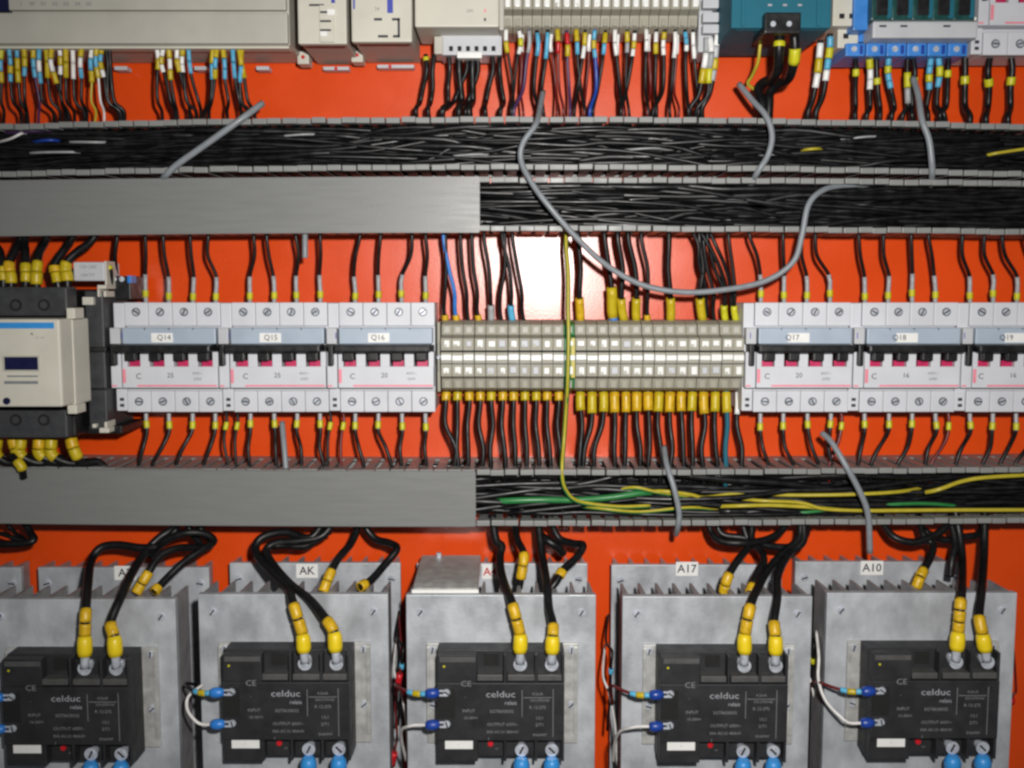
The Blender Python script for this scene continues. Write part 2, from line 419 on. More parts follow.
def block_tags(t, x, wid, dz=0.0):
    z = lambda py, d: W(512, py, d).z + dz
    h = wid/2
    for (ya, yb, d, nm) in ((339.5, 347.5, .0556, 'upper_tag'), (354, 361.5, .0562, 'centre_tag'), (366.5, 375, .0556, 'lower_tag')):
        wq = h*.93 if nm == 'centre_tag' else h*R.uniform(.46, .66); o = 0 if nm == 'centre_tag' else R.uniform(-.14, .14)*h
        a_ = z(ya, d)-R.uniform(0, .0011); b_ = z(yb, d)+R.uniform(0, .0011)
        k_ = R.uniform(-.0005, .0005); c = box(nm, 'tag' if nm == 'centre_tag' or R.random() < .8 else 'lightgrey', t, x+o-wq, x+o+wq, b_, a_, .052, d+k_, .0007)
        if nm != 'centre_tag' and R.random() < .75:
            box('notch', 'terminal_light', c, x+o-wq*R.uniform(.1, .9), x+o-wq*.05+wq*R.uniform(.0, .4), b_-.0002, b_+(a_-b_)*R.uniform(.25, .5), .053, d+k_+.0002, 0)
for o_ in [o for o in C.objects if o.name.startswith('terminal_block')]:
    block_tags(o_, o_.location.x, wid)
def endplate(px0, px1, py0, py1, df, label, nm='end_bracket', m='terminal'):
    t = thing(nm, label, 'end bracket', W((px0+px1)/2, py1, 0))
    pbox('foot', m, t, px0, py0, px1, py1, .012, df, .0008)
    pbox('cap', 'terminal_light', t, px0+1, py0+(py1-py0)*.3, px1-1, py0+(py1-py0)*.7, df-.001, df+.004, .0006)
    p = W((px0+px1)/2, py0+(py1-py0)*.5, df+.004); screw('screw', t, p, .0016)
endplate(436.8, 440.6, 322, 392, .046, 'beige end bracket between the breakers and the terminal strip')
DZ = W(512, 28, .05).z-W(512, 392, .05).z
xL2, xR2 = W(503, 10, .05).x, W(699, 10, .05).x
NT = 20; wid2 = (xR2-xL2)/NT; tops = []
pt = make_block(wid2, 'terminal')
for i in range(NT):
    t = pt if i == 0 else copy_tree(pt); t.location.x = xL2+wid2*(i+.5); t.location.z += 0 if i else DZ
    lab = 'beige terminal block in the top strip, %s from its left end' % ORD[i]
    tag(t, lab, 'terminal block', 'beige terminal blocks of the top strip'); tops.append(t.location.x); block_tags(t, t.location.x, wid2, DZ)

# ------------------------------------------------------------------ top row modules
# large controller
t = thing('controller_module', 'large beige controller module in the top left corner', 'controller', W(140, 60, 0))
pbox('housing', 'beige', t, -60, -60, 290, 45.5, .003, .058, .0012)
pbox('front_cover', 'beige', t, -60, 12.5, 288, 43.5, .057, .062, .0012)
pbox('upper_cover', 'beige', t, -60, -60, 286, 10, .057, .0625, .0012)
pbox('display_corner', 'window', t, -60, -60, 9, 11, .057, .0630, .0006)
pbox('lip', 'cream', t, -60, 46, 289, 48.5, .046, .0565, .0005)
for i, s in enumerate(('1', '00', '01', '02', '03', '04', '05')): text(s, 'print_grey', t, 21+i*11.3, 4, .0625, .0028)
for x in (52, 120, 200, 262): pbox('clip', 'lightgrey', t, x-6, 66, x+7, 70, .004, .014, .0005)
# two narrow modules
def narrow(label, x0, x1, yb, dark):
    t = thing('input_module', label, 'module', W((x0+x1)/2, 60, 0))
    pbox('housing', 'beige', t, x0+1.5, -60, x1-.5, yb-1, .003, .070, .001)
    f = pbox('front_cover', 'cream', t, x0, -60, x1, yb, .069, .076, .0014)
    pbox('recess', 'darkgrey', t, x0+8, yb-1.2, x1-4, yb+.6, .060, .0695, .0003)
    a_ = W(x0+3, yb+8, .024)
    pbox('side_tab', 'cream', t, x0+1, yb+7, x0+13, yb+20, .012, .026, .0010)
    cyl('tab_hole', 'red', t, W(x0+7, yb+13, .026), OUT, .0014, .0003, 12)
    pbox('clip', 'lightgrey', t, x0+27, yb+22.5, x1+2, yb+26, .003, .012, .0005)
    cyl('clip_hole', 'red', t, W(x0+40, yb+24.5, .0121), OUT, .0013, .0003, 10)
    return t
t = narrow('narrow beige module with small dark connectors, right of the controller', 296, 347, 44, 0)
pbox('header', 'cream', t, 319, 5, 334, 42, .075, .0775, .0005)
for j, (a, b) in enumerate(((9, 13), (18, 22), (27, 31))):
    pbox('pin_slot', 'print_dark', t, 320, a+2, 331, b, .076, .0779, .0002)
pbox('pin_block', 'tag', t, 327, 9, 335, 15, .076, .0782, .0003); pbox('pin_block', 'tag', t, 320, 31, 327, 36, .076, .0782, .0003)
pbox('print_mark', 'print_dark', t, 309, 4, 324, 6, .075, .0762, 0); pbox('print_mark', 'print_blue', t, 331, -8, 335, 3, .075, .0762, 0)
pbox('print_mark', 'print_blue', t, 353, -8, 355, 9, .075, .0762, 0)
t = narrow('narrow beige module with a printed bracket outline and a blue mark', 350, 412, 42, 1)
for (a, b, c, d) in ((374, 18, 382, 20.5), (392, 18, 400, 20.5), (397.5, 18, 400, 37), (393, 35, 400, 37.5), (378, 35, 388, 37.5)): pbox('print_mark', 'print_dark', t, a, b, c, d, .075, .0762, 0)
pbox('print_mark', 'print_blue', t, 387, -8, 393, 13, .075, .0762, 0)
text('24', 'print_grey', t, 377, 9, .076, .0024)
# white module with a plug underneath
t = thing('power_module', 'white module with a grey plug below it, left of the top terminal strip', 'module', W(456, 50, 0))
pbox('housing', 'cream', t, 414, -60, 499, 27, .014, .064, .0014)
pbox('side_rib', 'beige', t, 499, -60, 504, 30, .014, .058, .001)
for y in (9, 18): pbox('print_mark', 'pink' if y == 9 else 'print_dark', t, 484, y, 486, y+3, .063, .0642, 0)
text('24V', 'print_grey', t, 470, 11, .064, .0022)
pl = pbox('plug', 'lightgrey', t, 440, 31, 502, 55, .012, .040, .0012)
pbox('plug_side', 'beige', pl, 434, 36, 443, 54, .02, .042, .001)
for i in range(6): pbox('plug_hole', 'hole', pl, 449+i*8.5, 46, 453+i*8.5, 51, .03, .0403, .0003)
pbox('plug_latch', 'tag', pl, 457, 52, 482, 58, .03, .043, .0006)
# end bracket beside the supply
t = thing('end_bracket', 'light grey end bracket with white tags beside the teal supply', 'end bracket', W(708, 50, 0))
pbox('foot', 'lightgrey', t, 700, -60, 712, 52, .012, .046, .001)
for i, (a, b) in enumerate(((-2, 8), (12, 22), (24, 33))): pbox('tag_holder', 'lightgrey', t, 703, a, 719, b, .03, .054, .0008)
screw('screw', t, W(706, 46, .046), .0018)
# teal supply
t = thing('power_supply', 'teal blue power supply with a black plug in the top row', 'power supply', W(775, 55, 0))
pbox('housing', 'teal', t, 733, -60, 831, 28, .012, .094, .0012)
for x in (744, 820): pbox('rib', 'teal', t, x-1, -60, x+1, 26, .09, .0952, .0004)
pbox('bottom_plate', 'teal', t, 736, 26.5, 828, 30, .02, .090, .0006)
pl = pbox('plug', 'black', t, 765, 12, 801, 33, .07, .102, .0012)
for i, x in enumerate((773, 789)): cyl('plug_screw', 'steel', pl, W(x, 24, .102), OUT, .0018, .0006, 12)
for x in (768, 783, 798): pbox('print_mark', 'print_light', t, x, 4, x+4, 6, .09, .0943, 0)
# cream terminal pair
t = thing('terminal_pair', 'cream double terminal between the teal supply and the blue relay base', 'terminal block', W(846, 50, 0))
pbox('body', 'cream', t, 835, -60, 857, 26, .012, .056, .001)
pbox('step', 'cream', t, 838, 28, 858, 48, .012, .046, .001)
for (x, y, d) in ((842, 16, .056), (852, 16, .056), (846, 36, .046)): pbox('wire_hole', 'hole', t, x-2.5, y-2.5, x+2.5, y+2.5, .04, d+.0003, 0)
# relay base
t = thing('relay_base', 'blue relay base carrying five dark green relays, top right', 'relay base', W(912, 50, 0))
pbox('base', 'relayblue', t, 858, -60, 975, 42, .012, .044, .001)
pbox('side_wall', 'relayblue', t, 856, -60, 868, 30, .012, .060, .001)
for i in range(6):
    x = 846+i*20.5; s = pbox('terminal', 'relayblue', t, x, 43, x+19, 56, .012, .050, .0010)
    cyl('terminal_screw', 'steel', s, W(x+8, 49, .050), OUT, .0021, .0005, 12)
    pbox('terminal_slot', 'navy', s, x+14, 45, x+17, 54, .04, .0504, 0)
bar = pbox('retaining_bar', 'lightgrey', t, 873, 21, 978, 38, .044, .064, .0016)
for x in (883, 904, 947): pbox('bar_slot', 'print_dark', bar, x-3.5, 25, x+3.5, 27, .06, .0643, 0)
for i in range(5):
    x = 874+i*20.6; g = pbox('relay', 'darkgreen', t, x, -60, x+18.5, 20, .044, .068, .001)
    pbox('relay_window', 'black', g, x+4, -40, x+14, 15, .06, .0686, .0004)
    pbox('relay_edge', 'teal', g, x+15, -40, x+18, 18, .06, .0684, .0003)
    cyl('relay_lamp', 'tag', g, W(x+18, 19, .064), OUT, .0012, .0008, 10)

# ------------------------------------------------------------------ contactor
t = thing('contactor', 'large black contactor with a cream front at the left edge', 'contactor', W(30, 440, 0))
pbox('base', 'black', t, -40, 289, 76, 437, .012, .078, .0015)
pbox('upper_terminals', 'darkgrey', t, -40, 287, 68, 316, .07, .086, .0015)
pbox('lower_terminals', 'darkgrey', t, -40, 410, 68, 438, .07, .086, .0015)
for y in (305, 420):
    for x in (16, 44):
        c = W(x, y, .086); cyl('terminal_screw', 'hole', t, c, OUT, .0042, .0004, 16); cyl('terminal_screw_head', 'darkgrey', t, c, OUT, .0026, .0008, 12)
f = pbox('front', 'cream', t, -50, 319, 63, 407, .078, .114, .0016)
pbox('front_step', 'cream', t, -50, 319, 76, 405, .07, .096, .0014)
pbox('front_edge', 'beige', t, -50, 324, 83, 400, .075, .084, .0014)
pbox('stripe', 'skyblue', f, -50, 322.5, 54, 328.5, .11, .1142, 0)
pbox('window_frame', 'beige', f, 2, 355.5, 40, 371.5, .112, .1148, .0006)
pbox('window', 'window', f, 4, 357, 38, 370, .113, .1151, .0003)
pbox('rating_text', 'print_grey', f, 7, 375.5, 38, 377, .112, .1142, 0); pbox('rating_text', 'print_grey', f, 4, 381, 38, 384, .112, .1142, 0)

cyl('knob', 'window', f, W(7, 401, .114), OUT, .0024, .0008, 16)
text('A', 'print_dark', f, 32, 334, .114, .002); text('1L1  3L2', 'print_grey', f, 40, 337.5, .114, .0012)
for (a, b, c, d) in ((66, 308, 75, 319), (67, 405, 77, 414)): pbox('clip', 'cream', t, a, b, c, d, .085, .100, .0008)
ax = thing('auxiliary_block', 'black auxiliary contact block between the contactor and the breakers', 'contact block', W(100, 430, 0))
pbox('body', 'darkgrey', ax, 84, 291, 108, 430, .012, .062, .0012)
pbox('side', 'black', ax, 100, 300, 111, 428, .012, .050, .001)
pbox('ledge', 'black', ax, 86, 347, 106, 352, .05, .066, .0006); pbox('ledge', 'black', ax, 86, 388, 106, 390, .05, .0645, .0004)
for (a, b, c, d) in ((82, 297, 93, 305), (97, 285, 106, 289), (97, 289, 99.5, 297), (103, 291, 106, 297), (92, 424, 96, 428), (99, 428, 109, 433), (104, 422, 107, 428)): pbox('clip', 'cream', ax, a, b, c, d, .05, .066, .0006)
pbox('upper_terminal', 'black', ax, 112, 276, 131, 300, .012, .040, .001)
for x in (114, 122): cyl('terminal_screw', 'steel', ax, W(x, 279, .040), OUT, .0020, .0006, 12)
pbox('blue_key', 'blue', ax, 127, 275.5, 131, 283, .03, .0408, .0004)
pbox('lower_terminal', 'black', ax, 82, 426, 122, 434, .012, .056, .001)
sp = thing('suppressor', 'light grey suppressor block with faint print above the contactor', 'module', W(88, 281, 0))
pbox('body', 'lightgrey', sp, 73, 262, 105, 281, .03, .058, .0010)
pbox('bracket', 'cream', sp, 104, 261, 107, 289, .04, .0565, .0005)
text('12V-24V', 'print_grey', sp, 88, 267, .058, .0026); text('LA4 DT', 'print_grey', sp, 88, 275, .058, .0022)

# ------------------------------------------------------------------ heat sinks and solid state relays
HW, dF, dR = None, .100, .022
a = W(406, 595, dF); b = W(596, 595, dF); HW = (b.x-a.x)/2; ZT = a.z; ZB = ZT-.185
def fin_mesh(n0, n1, h, t0=.0042, t1=.0016):    # runs from the plate at n0 back to n1, tapering
    bm = bmesh.new(); v = [(-t0/2, -n0), (t0/2, -n0), (t1/2, -n1), (-t1/2, -n1)]
    lo = [bm.verts.new((x, y, 0)) for x, y in v]; hi = [bm.verts.new((x, y, h)) for x, y in v]
    bm.faces.new(lo); bm.faces.new(hi)
    for i in range(4): bm.faces.new((lo[i], lo[(i+1) % 4], hi[(i+1) % 4], hi[i]))
    bmesh.ops.recalc_face_normals(bm, faces=bm.faces)
    return mesh_from(bm, 'fin', 'alu_fin')
FF = fin_mesh(dF-.006, .064, ZT-.0012-ZB); FR = fin_mesh(dR-.005, .002, ZT+.0005-ZB)
def make_sink():
    t = thing('heat_sink', '', 'heat sink', (0, 0, ZB), 'finned heat sinks')
    box('front_plate', 'alu', t, -HW, HW, ZB, ZT, dF-.006, dF, .0006)
    box('rear_plate', 'alu', t, -HW, HW, ZB, ZT+.0006, dR-.005, dR, .0006)
    for sx_ in (-1, 1):
        for zz in (.03, .10): cyl('standoff', 'alu_fin', t, Vector((sx_*HW*.55, -dR, ZT-zz)), OUT, .005, dF-.006-dR, 12)
    n = 11
    for i in range(n):
        x = -HW+.003+(2*HW-.006)*i/(n-1)
        link('fin', FF, t, Vector((x, 0, ZB)))
        link('fin', FR, t, Vector((x*.99, 0, ZB)))
    for s in (-1, 1):
        screw('plate_screw', t, Vector((s*(HW-.010), -dF, ZT-.0125)), .0030, R.random()*3)
        screw('plate_screw', t, Vector((s*(HW-.007), -dR, ZT-.012)), .0032, R.random()*3)
    return t
def make_ssr():
    t = thing('solid_state_relay', '', 'relay', (0, 0, W(512, 764, .128).z), 'black solid state relays')
    d0 = .128; ox = W(501, 700, d0).x
    X = lambda px, d=d0: W(px, 700, d).x - ox
    Z = lambda py, d=d0: W(512, py, d).z
    L, Rr = X(437), X(565)
    p = multibox('base_plate', 'zinc', t, [(L-.0085, Rr+.0105, Z(758)-.001, Z(655)-.0012, dF+.0002, dF+.0032)])
    for s, x in ((-1, L-.0045), (1, Rr+.0060)):
        for z in (Z(663), Z(720)): screw('mount_screw', t, Vector((x, -dF-.0032, z)), .0028, R.random()*3)
        box('mount_rib', 'zinc', p, x-.0012+s*.003, x+.0012+s*.003, Z(750), Z(660), dF+.003, dF+.0046, .0003)
    multibox('body', 'ssr', t, [(L, Rr, Z(763), Z(655), dF+.0033, .1185), (L+.0002, Rr-.0002, Z(741), Z(683), .1175, d0), (L+.0004, X(477), Z(684), Z(656), .1175, .1265), (L+.0004, X(478), Z(763), Z(740), .1175, .1262)], .0007)
    multibox('edge', 'ssr_edge', t, [(X(440), X(476), Z(662.5, .127), Z(657.5, .127), .126, .1268)], .0002)
    for (x0, x1) in ((477.5, 503), (508, 535), (538, 562)): box('ledge', 'ssr_edge', t, X(x0), X(x1), Z(681.5), Z(675.5), .1175, .1272, .0005)
    for x in (505.5, 536.5, 563.5): box('partition', 'ssr', t, X(x-1.3), X(x+1.3), Z(683), Z(655.5), .1175, .1270, .0003)
    for x in (505.5, 536.5, 563.5): box('partition', 'ssr', t, X(x-1.3), X(x+1.3), Z(762), Z(741), .1175, .1270, .0003)
    box('test_hole', 'hole', t, X(484), X(499), Z(671), Z(659), .118, .1188, 0)
    cyl('lamp_dot', 'lime', t, Vector((X(444.5), -.1269, Z(667))), OUT, .0008, .0004, 8)
    for x in (520.5, 552): screw('terminal_screw', t, Vector((X(x), -.1225, Z(664))), .0040, R.random()*3, h=.0030)
    for x in (522, 552.5): screw('terminal_screw', t, Vector((X(x), -.1225, Z(752))), .0038, R.random()*3, h=.0030)
    for x in (520.5, 552): cyl('clamp_post', 'steel', t, Vector((X(x), -.118, Z(664))), OUT, .0030, .0048, 12)
    for x in (522, 552.5): cyl('clamp_post', 'steel', t, Vector((X(x), -.118, Z(752))), OUT, .0030, .0048, 12)
    box('input_recess', 'hole', t, L+.0004, X(455), Z(718), Z(689), .125, .1283, 0)
    for z in (692.5, 724): screw('input_screw', t, Vector((X(447), -.1283, Z(z))), .0026, R.random()*3, h=.0012)
    st = box('sticker', 'tag', t, X(445), X(473), Z(750), Z(738.5), .1255, .1266, .0001)
    cyl('indicator_lamp', 'red', t, Vector((X(490.5), -.1182, Z(749.5))), OUT, .0019, .0016, 12)
    bpy.context.view_layer.update()
    def tx(s, px, py, h, m='print_light', d=d0, **k):
        return text(s, m, t, px+(512-501), py, d, h, **k)   # built about x = 0
    tx('CE', 466.5, 684, .0040, sx=1.1, m='print_grey'); tx('celduc', 501, 694.5, .0045, sx=1.25); tx('relais', 511, 703, .0028)
    tx('SGT8658502', 502, 711.5, .0022, m='print_grey'); tx('OUTPUT 600V~', 503, 724.5, .0022, m='print_grey'); tx('50A AC-51 80A/41', 503, 732, .0020, m='print_grey')
    tx('INPUT', 469, 711, .0022, m='print_grey'); tx('10-30V=', 471, 718, .0020, m='print_grey'); tx('-', 466, 697, .002, m='print_grey')
    tx('4.2mA', 538, 694, .0020, m='print_grey'); tx('350-570V/60', 540, 700.5, .0018, m='print_grey'); tx('R 12-275', 538, 707.5, .0022, m='print_grey')
    tx('1/L1', 540, 718, .0022, m='print_grey'); tx('2/T1', 540, 725, .0022, m='print_grey'); tx('EN60947', 540, 735, .0018, m='print_grey')
    tx('1', 489, 739, .0022, m='print_grey'); tx('on', 497, 748.5, .0016, m='print_grey', d=.1185)
    for (x, y0, y1) in ((522.5, 690, 717), (553.5, 689, 737)): box('rule_line', 'print_grey', t, X(x)-.0002, X(x)+.0002, Z(y1), Z(y0), d0-.001, d0+.0001, 0)
    box('rule_line', 'print_grey', t, X(524), X(552), Z(698), Z(697.4), d0-.001, d0+.0001, 0)
    text('.', 'print_dark', st, 459+11, 743, .1267, .003)
    return t
sink = make_sink(); ssr = make_ssr()
HC = [80, 293, 501, 717.5, 922]
HX = [W(p, 600, dF).x for p in HC]
HLAB = ['heat sink at the left end of the row, cut by the frame', 'second heat sink from the left, tagged AK', 'middle heat sink of the row with a grey metal box on its fins',
        'fourth heat sink from the left, tagged A17', 'rightmost heat sink of the row, behind the rightmost relay']
SLAB = ['black solid state relay at the left end, cut by the frame', 'black solid state relay second from the left, on the AK heat sink', 'black solid state relay in the middle of the row of five',
        'black solid state relay fourth from the left, on the A17 heat sink', 'rightmost black solid state relay, turned slightly darker in the corner']
SLAB[4] = 'rightmost black solid state relay of the row of five'
DZH = [-.003, .0005, 0, -.001, .0015]
for i in range(5):
    h = sink if i == 0 else copy_tree(sink); s = ssr if i == 0 else copy_tree(ssr)
    for o, l in ((h, HLAB[i]), (s, SLAB[i])):
        o.location.x = HX[i]; o['label'] = l
        if i: o.location.z += DZH[i]-DZH[0]
        else: o.location.z += DZH[0]
h = copy_tree(sink); h.location.x = W(-129, 600, dF).x; h['label'] = 'heat sink mostly outside the frame at the far left edge'
sinks = [o for o in C.objects if o.name.startswith('heat_sink')]
def plate_tag(i, px, py, s, m='print_dark', wpx=11):
    h = [o for o in C.objects if o.get('label') == HLAB[i]][0]
    bpy.context.view_layer.update()
    st = pbox('tag_label', 'tag', h, px-wpx, py-7, px+wpx, py+7, dR, dR+.0006, .0001)
    text(s, m, st, px, py, dR+.0006, .0064, 'tag_lettering', bold=.0001)
plate_tag(0, 125, 573, 'A3'); plate_tag(1, 307, 571, 'AK'); plate_tag(2, 490, 572, 'A4', 'red', 8); plate_tag(3, 687, 569, 'A17'); plate_tag(4, 872, 568, 'A10')
# metal box on the third heat sink
t = thing('thermostat_box', 'small grey metal box lying on the fins of the middle heat sink', 'metal box', W(446, 592, .09))
a = W(413, 589.5, .094); b = W(478, 589.5, .094)
prism('lid', 'zinc', t, [(.096, ZT+.0005), (.096, ZT+.0035), (.088, ZT+.0050), (.070, ZT+.0060), (.026, ZT+.0085), (.026, ZT+.0005)], a.x, b.x, .0006)
box('front_lip', 'tag', t, a.x-.0006, b.x+.0006, ZT+.0004, ZT+.0028, .095, .0975, .0003)
for x in (.3,): cyl('stud', 'steel', t, Vector((a.x+(b.x-a.x)*x, -.032, ZT+.0080)), (0, 0, 1), .002, .004, 10)

# ------------------------------------------------------------------ power cables on the relays
def lugcable(label, lug, boot_top, sleeve_top, path, sx=0, r=.0031, dl=.1265):
    """lug: pixel of the terminal screw; then boot, amber number sleeves, cable up into the duct"""
    i_ = min(range(5), key=lambda q: abs(HC[q]-lug[0]+(512-HC[q])*.04)); ki = 0 if 'on the left' in label else 1
    v_ = Vector(((W((520.5, 552)[ki], 700, .128).x-W(501, 700, .128).x)+HX[i_], -dl, W(512, 664, .128).z+DZH[i_]))
    q_ = unproj(v_); boot_top = (boot_top[0]+.6*(q_[0]-lug[0]), boot_top[1]); lug = q_
    P = [(lug[0], lug[1], dl), (boot_top[0]*.5+lug[0]*.5, boot_top[1]*.5+lug[1]*.5, dl), (boot_top[0], boot_top[1], dl-.001), (sleeve_top[0], sleeve_top[1], dl-.006)]
    n = len(path)
    for j, q in enumerate(path):
        y_ = q[1]; d = .108 if y_ > 596 else .060+(.108-.060)*((y_-560)/36) if y_ > 560 else .042+(.060-.042)*max(0, (y_-525)/35)
        P.append((q[0], q[1], d if len(q) == 2 else q[2]))
    pts = spline([W(*p) for p in P]); L0 = (W(*P[1])-W(*P[0])).length; L1 = L0+(W(*P[2])-W(*P[1])).length; L2 = L1+(W(*P[3])-W(*P[2])).length
    core = cut(pts, L1*.6, plen(pts), 64)
    o = tube('power_cable', 'wire_black', None, core, r, 9); tag(o, label, 'cable', 'black power cables of the solid state relays')
    s0 = .0035
    tube('lug_barrel', 'steel', o, cut(pts, 0, L0*.95+.001), .0030, 10)
    bm = bmesh.new(); addcyl(bm, W(lug[0], lug[1]+1, dl-.0035), OUT, .0046, .0011, 16); link('lug_ring', mesh_from(bm, 'lug_ring', 'steel'), o)
    tube('boot', 'boot', o, cut(pts, L0*.75, L1), [.0045, .0050, .0050, .0049, .0042], 12)
    nsl = max(1, round((L2-L1)/.009))
    for k in range(nsl):
        a_ = L1+.0004+(L2-L1)*k/nsl; b_ = L1+(L2-L1)*(k+1)/nsl-.0007
        tube('marker_sleeve', 'amber', o, cut(pts, a_, b_), .0040, 10)
    return o
H = ['leftmost', 'second', 'middle', 'fourth', 'rightmost']
def lab(i, which): return 'black power cable with yellow boot on the %s upper terminal of the %s relay' % (which, H[i])
lugcable(lab(0, 'left'), (82, 664), (83, 636), (86, 608), [(88, 585), (91, 562), (100, 548), (118, 545), (142, 548), (160, 545), (178, 528)])
lugcable(lab(0, 'right'), (108, 664), (109, 636), (111, 622), [(122, 595), (134, 570), (147, 550), (160, 537), (174, 528), (182, 515)])
lugcable(lab(1, 'left'), (301, 663), (300, 634), (293, 603), [(287, 587), (270, 570), (256, 552), (261, 538), (285, 532), (310, 538), (325, 520)])
lugcable(lab(1, 'right'), (330, 663), (330, 632), (326, 619), [(310, 600), (290, 584), (274, 566), (266, 551), (276, 543), (300, 541), (322, 536), (335, 520)])
lugcable(lab(2, 'left'), (520, 663), (520, 634), (512, 603), [(506, 588), (501, 572), (500, 556), (502, 546), (496, 540), (492, 515)])
lugcable(lab(2, 'right'), (552, 663), (553, 636), (553, 624), [(549, 608), (547, 585), (544, 565), (541, 548), (538, 515)])
lugcable(lab(3, 'left'), (744, 663), (745, 634), (751, 604), [(758, 588), (768, 570), (784, 552), (799, 538), (800, 515)])
lugcable(lab(3, 'right'), (773, 663), (774, 636), (774, 621), [(777, 600), (778, 575), (789, 553), (803, 541), (803, 515)])
lugcable(lab(4, 'left'), (957, 658), (959, 632), (961, 598), [(962, 580), (962, 560), (960, 538), (955, 510)])
lugcable(lab(4, 'right'), (988, 659), (983, 634), (979, 615), [(981, 595), (983, 570), (984, 548), (985, 510)])
def looped(label, P, yel=None, r=.0028, sl=None):
    S = [('marker_sleeve', a, b, 'amber', r*1.38) for a, b in (sl or ())]
    wire('power_cable', 'wire_black', label, P, r, S, 'black power cables of the solid state relays', 'cable', 9)
S2 = [(.0, .008), (.0085, .0165)]
looped('black cable with amber number sleeves ending behind the leftmost relay', [(136, 593, .085), (147, 575, .080), (160, 556, .070), (178, 548, .060), (200, 546, .045), (190, 530, .040), (185, 515, .04)], sl=[(0, .007), (.0078, .0165)])
looped('black cable with one amber sleeve beside the leftmost heat sink corner', [(154, 592, .085), (167, 578, .075), (185, 561, .065), (203, 549, .055), (213, 542, .045), (203, 533, .04), (196, 515, .04)], sl=[(0, .005)])
looped('black cable arching over the leftmost heat sink into the duct', [(150, 556, .05), (165, 541, .055), (186, 533, .055), (205, 534, .05), (214, 541, .045), (205, 548, .03)])
looped('black cable with amber sleeves dropping onto the AK heat sink', [(323, 592, .085), (331, 572, .078), (340, 556, .066), (350, 545, .055), (357, 530, .045), (358, 515, .04)], sl=[(0, .008), (.0085, .0165)])
looped('black cable bent like an elbow right of the AK tag', [(360, 587, .085), (372, 579, .075), (386, 563, .062), (397, 549, .055), (390, 543, .048), (376, 539, .042), (366, 528, .04), (362, 515, .04)], sl=[(0, .006)])
looped('black cable loop lying behind the AK heat sink cables', [(266, 566, .05), (268, 548, .052), (285, 545, .05), (305, 546, .045), (318, 538, .04), (330, 531, .04)])
looped('black cable with a long amber sleeve behind the middle heat sink', [(519, 588, .07), (521, 577, .072), (524, 555, .068), (518, 541, .055), (515, 528, .045), (514, 515, .04)], sl=[(.008, .017), (.0175, .0265)])
looped('black cable bent like an elbow right of the middle heat sink cables', [(548, 592, .08), (556, 582, .078), (564, 569, .072), (578, 556, .062), (583, 545, .055), (572, 543, .048), (558, 537, .042), (549, 515, .04)], sl=[(.014, .019)])
looped('short thick black cable stub under the duct above the middle heat sink', [(541, 536, .045), (548, 541, .05), (558, 547, .05), (563, 553, .045)], r=.0034)
looped('black cable with amber sleeves left of the fourth relay cables', [(722, 598, .075), (728, 577, .076), (738, 560, .066), (750, 543, .05), (752, 515, .04)], sl=[(.004, .010), (.0105, .019)])
looped('black cable with an amber sleeve hidden behind the fourth relay cables', [(750, 593, .085), (756, 576, .075), (764, 560, .062), (758, 548, .05), (748, 540, .045), (740, 515, .04)], sl=[(0, .007)])
looped('black cable loop sagging under the duct near the A17 tag', [(707, 515, .04), (711, 532, .045), (721, 541, .052), (742, 543, .056), (765, 540, .05), (780, 532, .045), (790, 518, .04)])
looped('black cable loop passing behind the fourth relay power cables', [(715, 518, .035), (722, 534, .04), (745, 538, .044), (770, 546, .046), (795, 546, .044), (806, 534, .04), (806, 518, .04)])
looped('black cable with amber sleeves left of the rightmost relay cables', [(916, 588, .078), (921, 575, .076), (930, 558, .064), (933, 545, .055), (924, 536, .05), (918, 515, .04)], sl=[(0, .008), (.0085, .0155)])
looped('black cable sagging in a long curve above the rightmost heat sink', [(880, 515, .04), (885, 527, .045), (896, 538, .052), (915, 542, .054), (935, 535, .052), (948, 524, .048), (954, 512, .04)])
looped('black cable running across behind the two rightmost power cables', [(918, 524, .04), (928, 533, .044), (945, 540, .044), (965, 537, .042), (980, 533, .04), (984, 515, .035)])
looped('black cable ending on the fins beside the rightmost power cables', [(950, 577, .06), (952, 560, .058), (955, 540, .05), (948, 515, .04)])
looped('black cable loop at the lower left edge under the duct cover', [(-20, 543, .05), (10, 544, .052), (33, 541, .05), (30, 532, .045), (20, 515, .04)])
looped('thin black cable crossing the left edge under the duct cover', [(-20, 528, .045), (5, 535, .05), (25, 541, .05), (12, 530, .04), (2, 515, .04)], r=.0018)
# lower terminals: blue insulated lugs
for i in range(5):
    zc = DZH[i]
    for k, px in enumerate((522, 552.5)):
        dl = .1275; x = W(px+11, 700, .128).x + HX[i]; x -= 0
        x = (W(px, 700, .128).x - W(501, 700, .128).x) + HX[i]; z = W(512, 752, .128).z + zc
        c = Vector((x, -.1275, z))
        P = [c, c+Vector((0, .001, -.006)), c+Vector((0, .002, -.014)), c+Vector((.001, .010, -.035)), c+Vector((.002, .03, -.06))]
        pts = spline(P)
        o = tube('load_cable', 'wire_black', None, cut(pts, .008, plen(pts), 14), .0026, 9)
        tag(o, 'blue insulated lug and cable on the %s lower terminal of the %s relay' % (('left', 'right')[k], H[i]), 'cable', 'blue lugs on the relays')
        bm = bmesh.new(); addcyl(bm, c+Vector((0, .0032, 0)), OUT, .0045, .0010, 16); link('lug_ring', mesh_from(bm, 'lug_ring', 'steel'), o)
        tube('boot', 'skyblue', o, cut(pts, .0048, .017, 6), [.0034, .0050, .0056, .0056, .005, .004], 12)
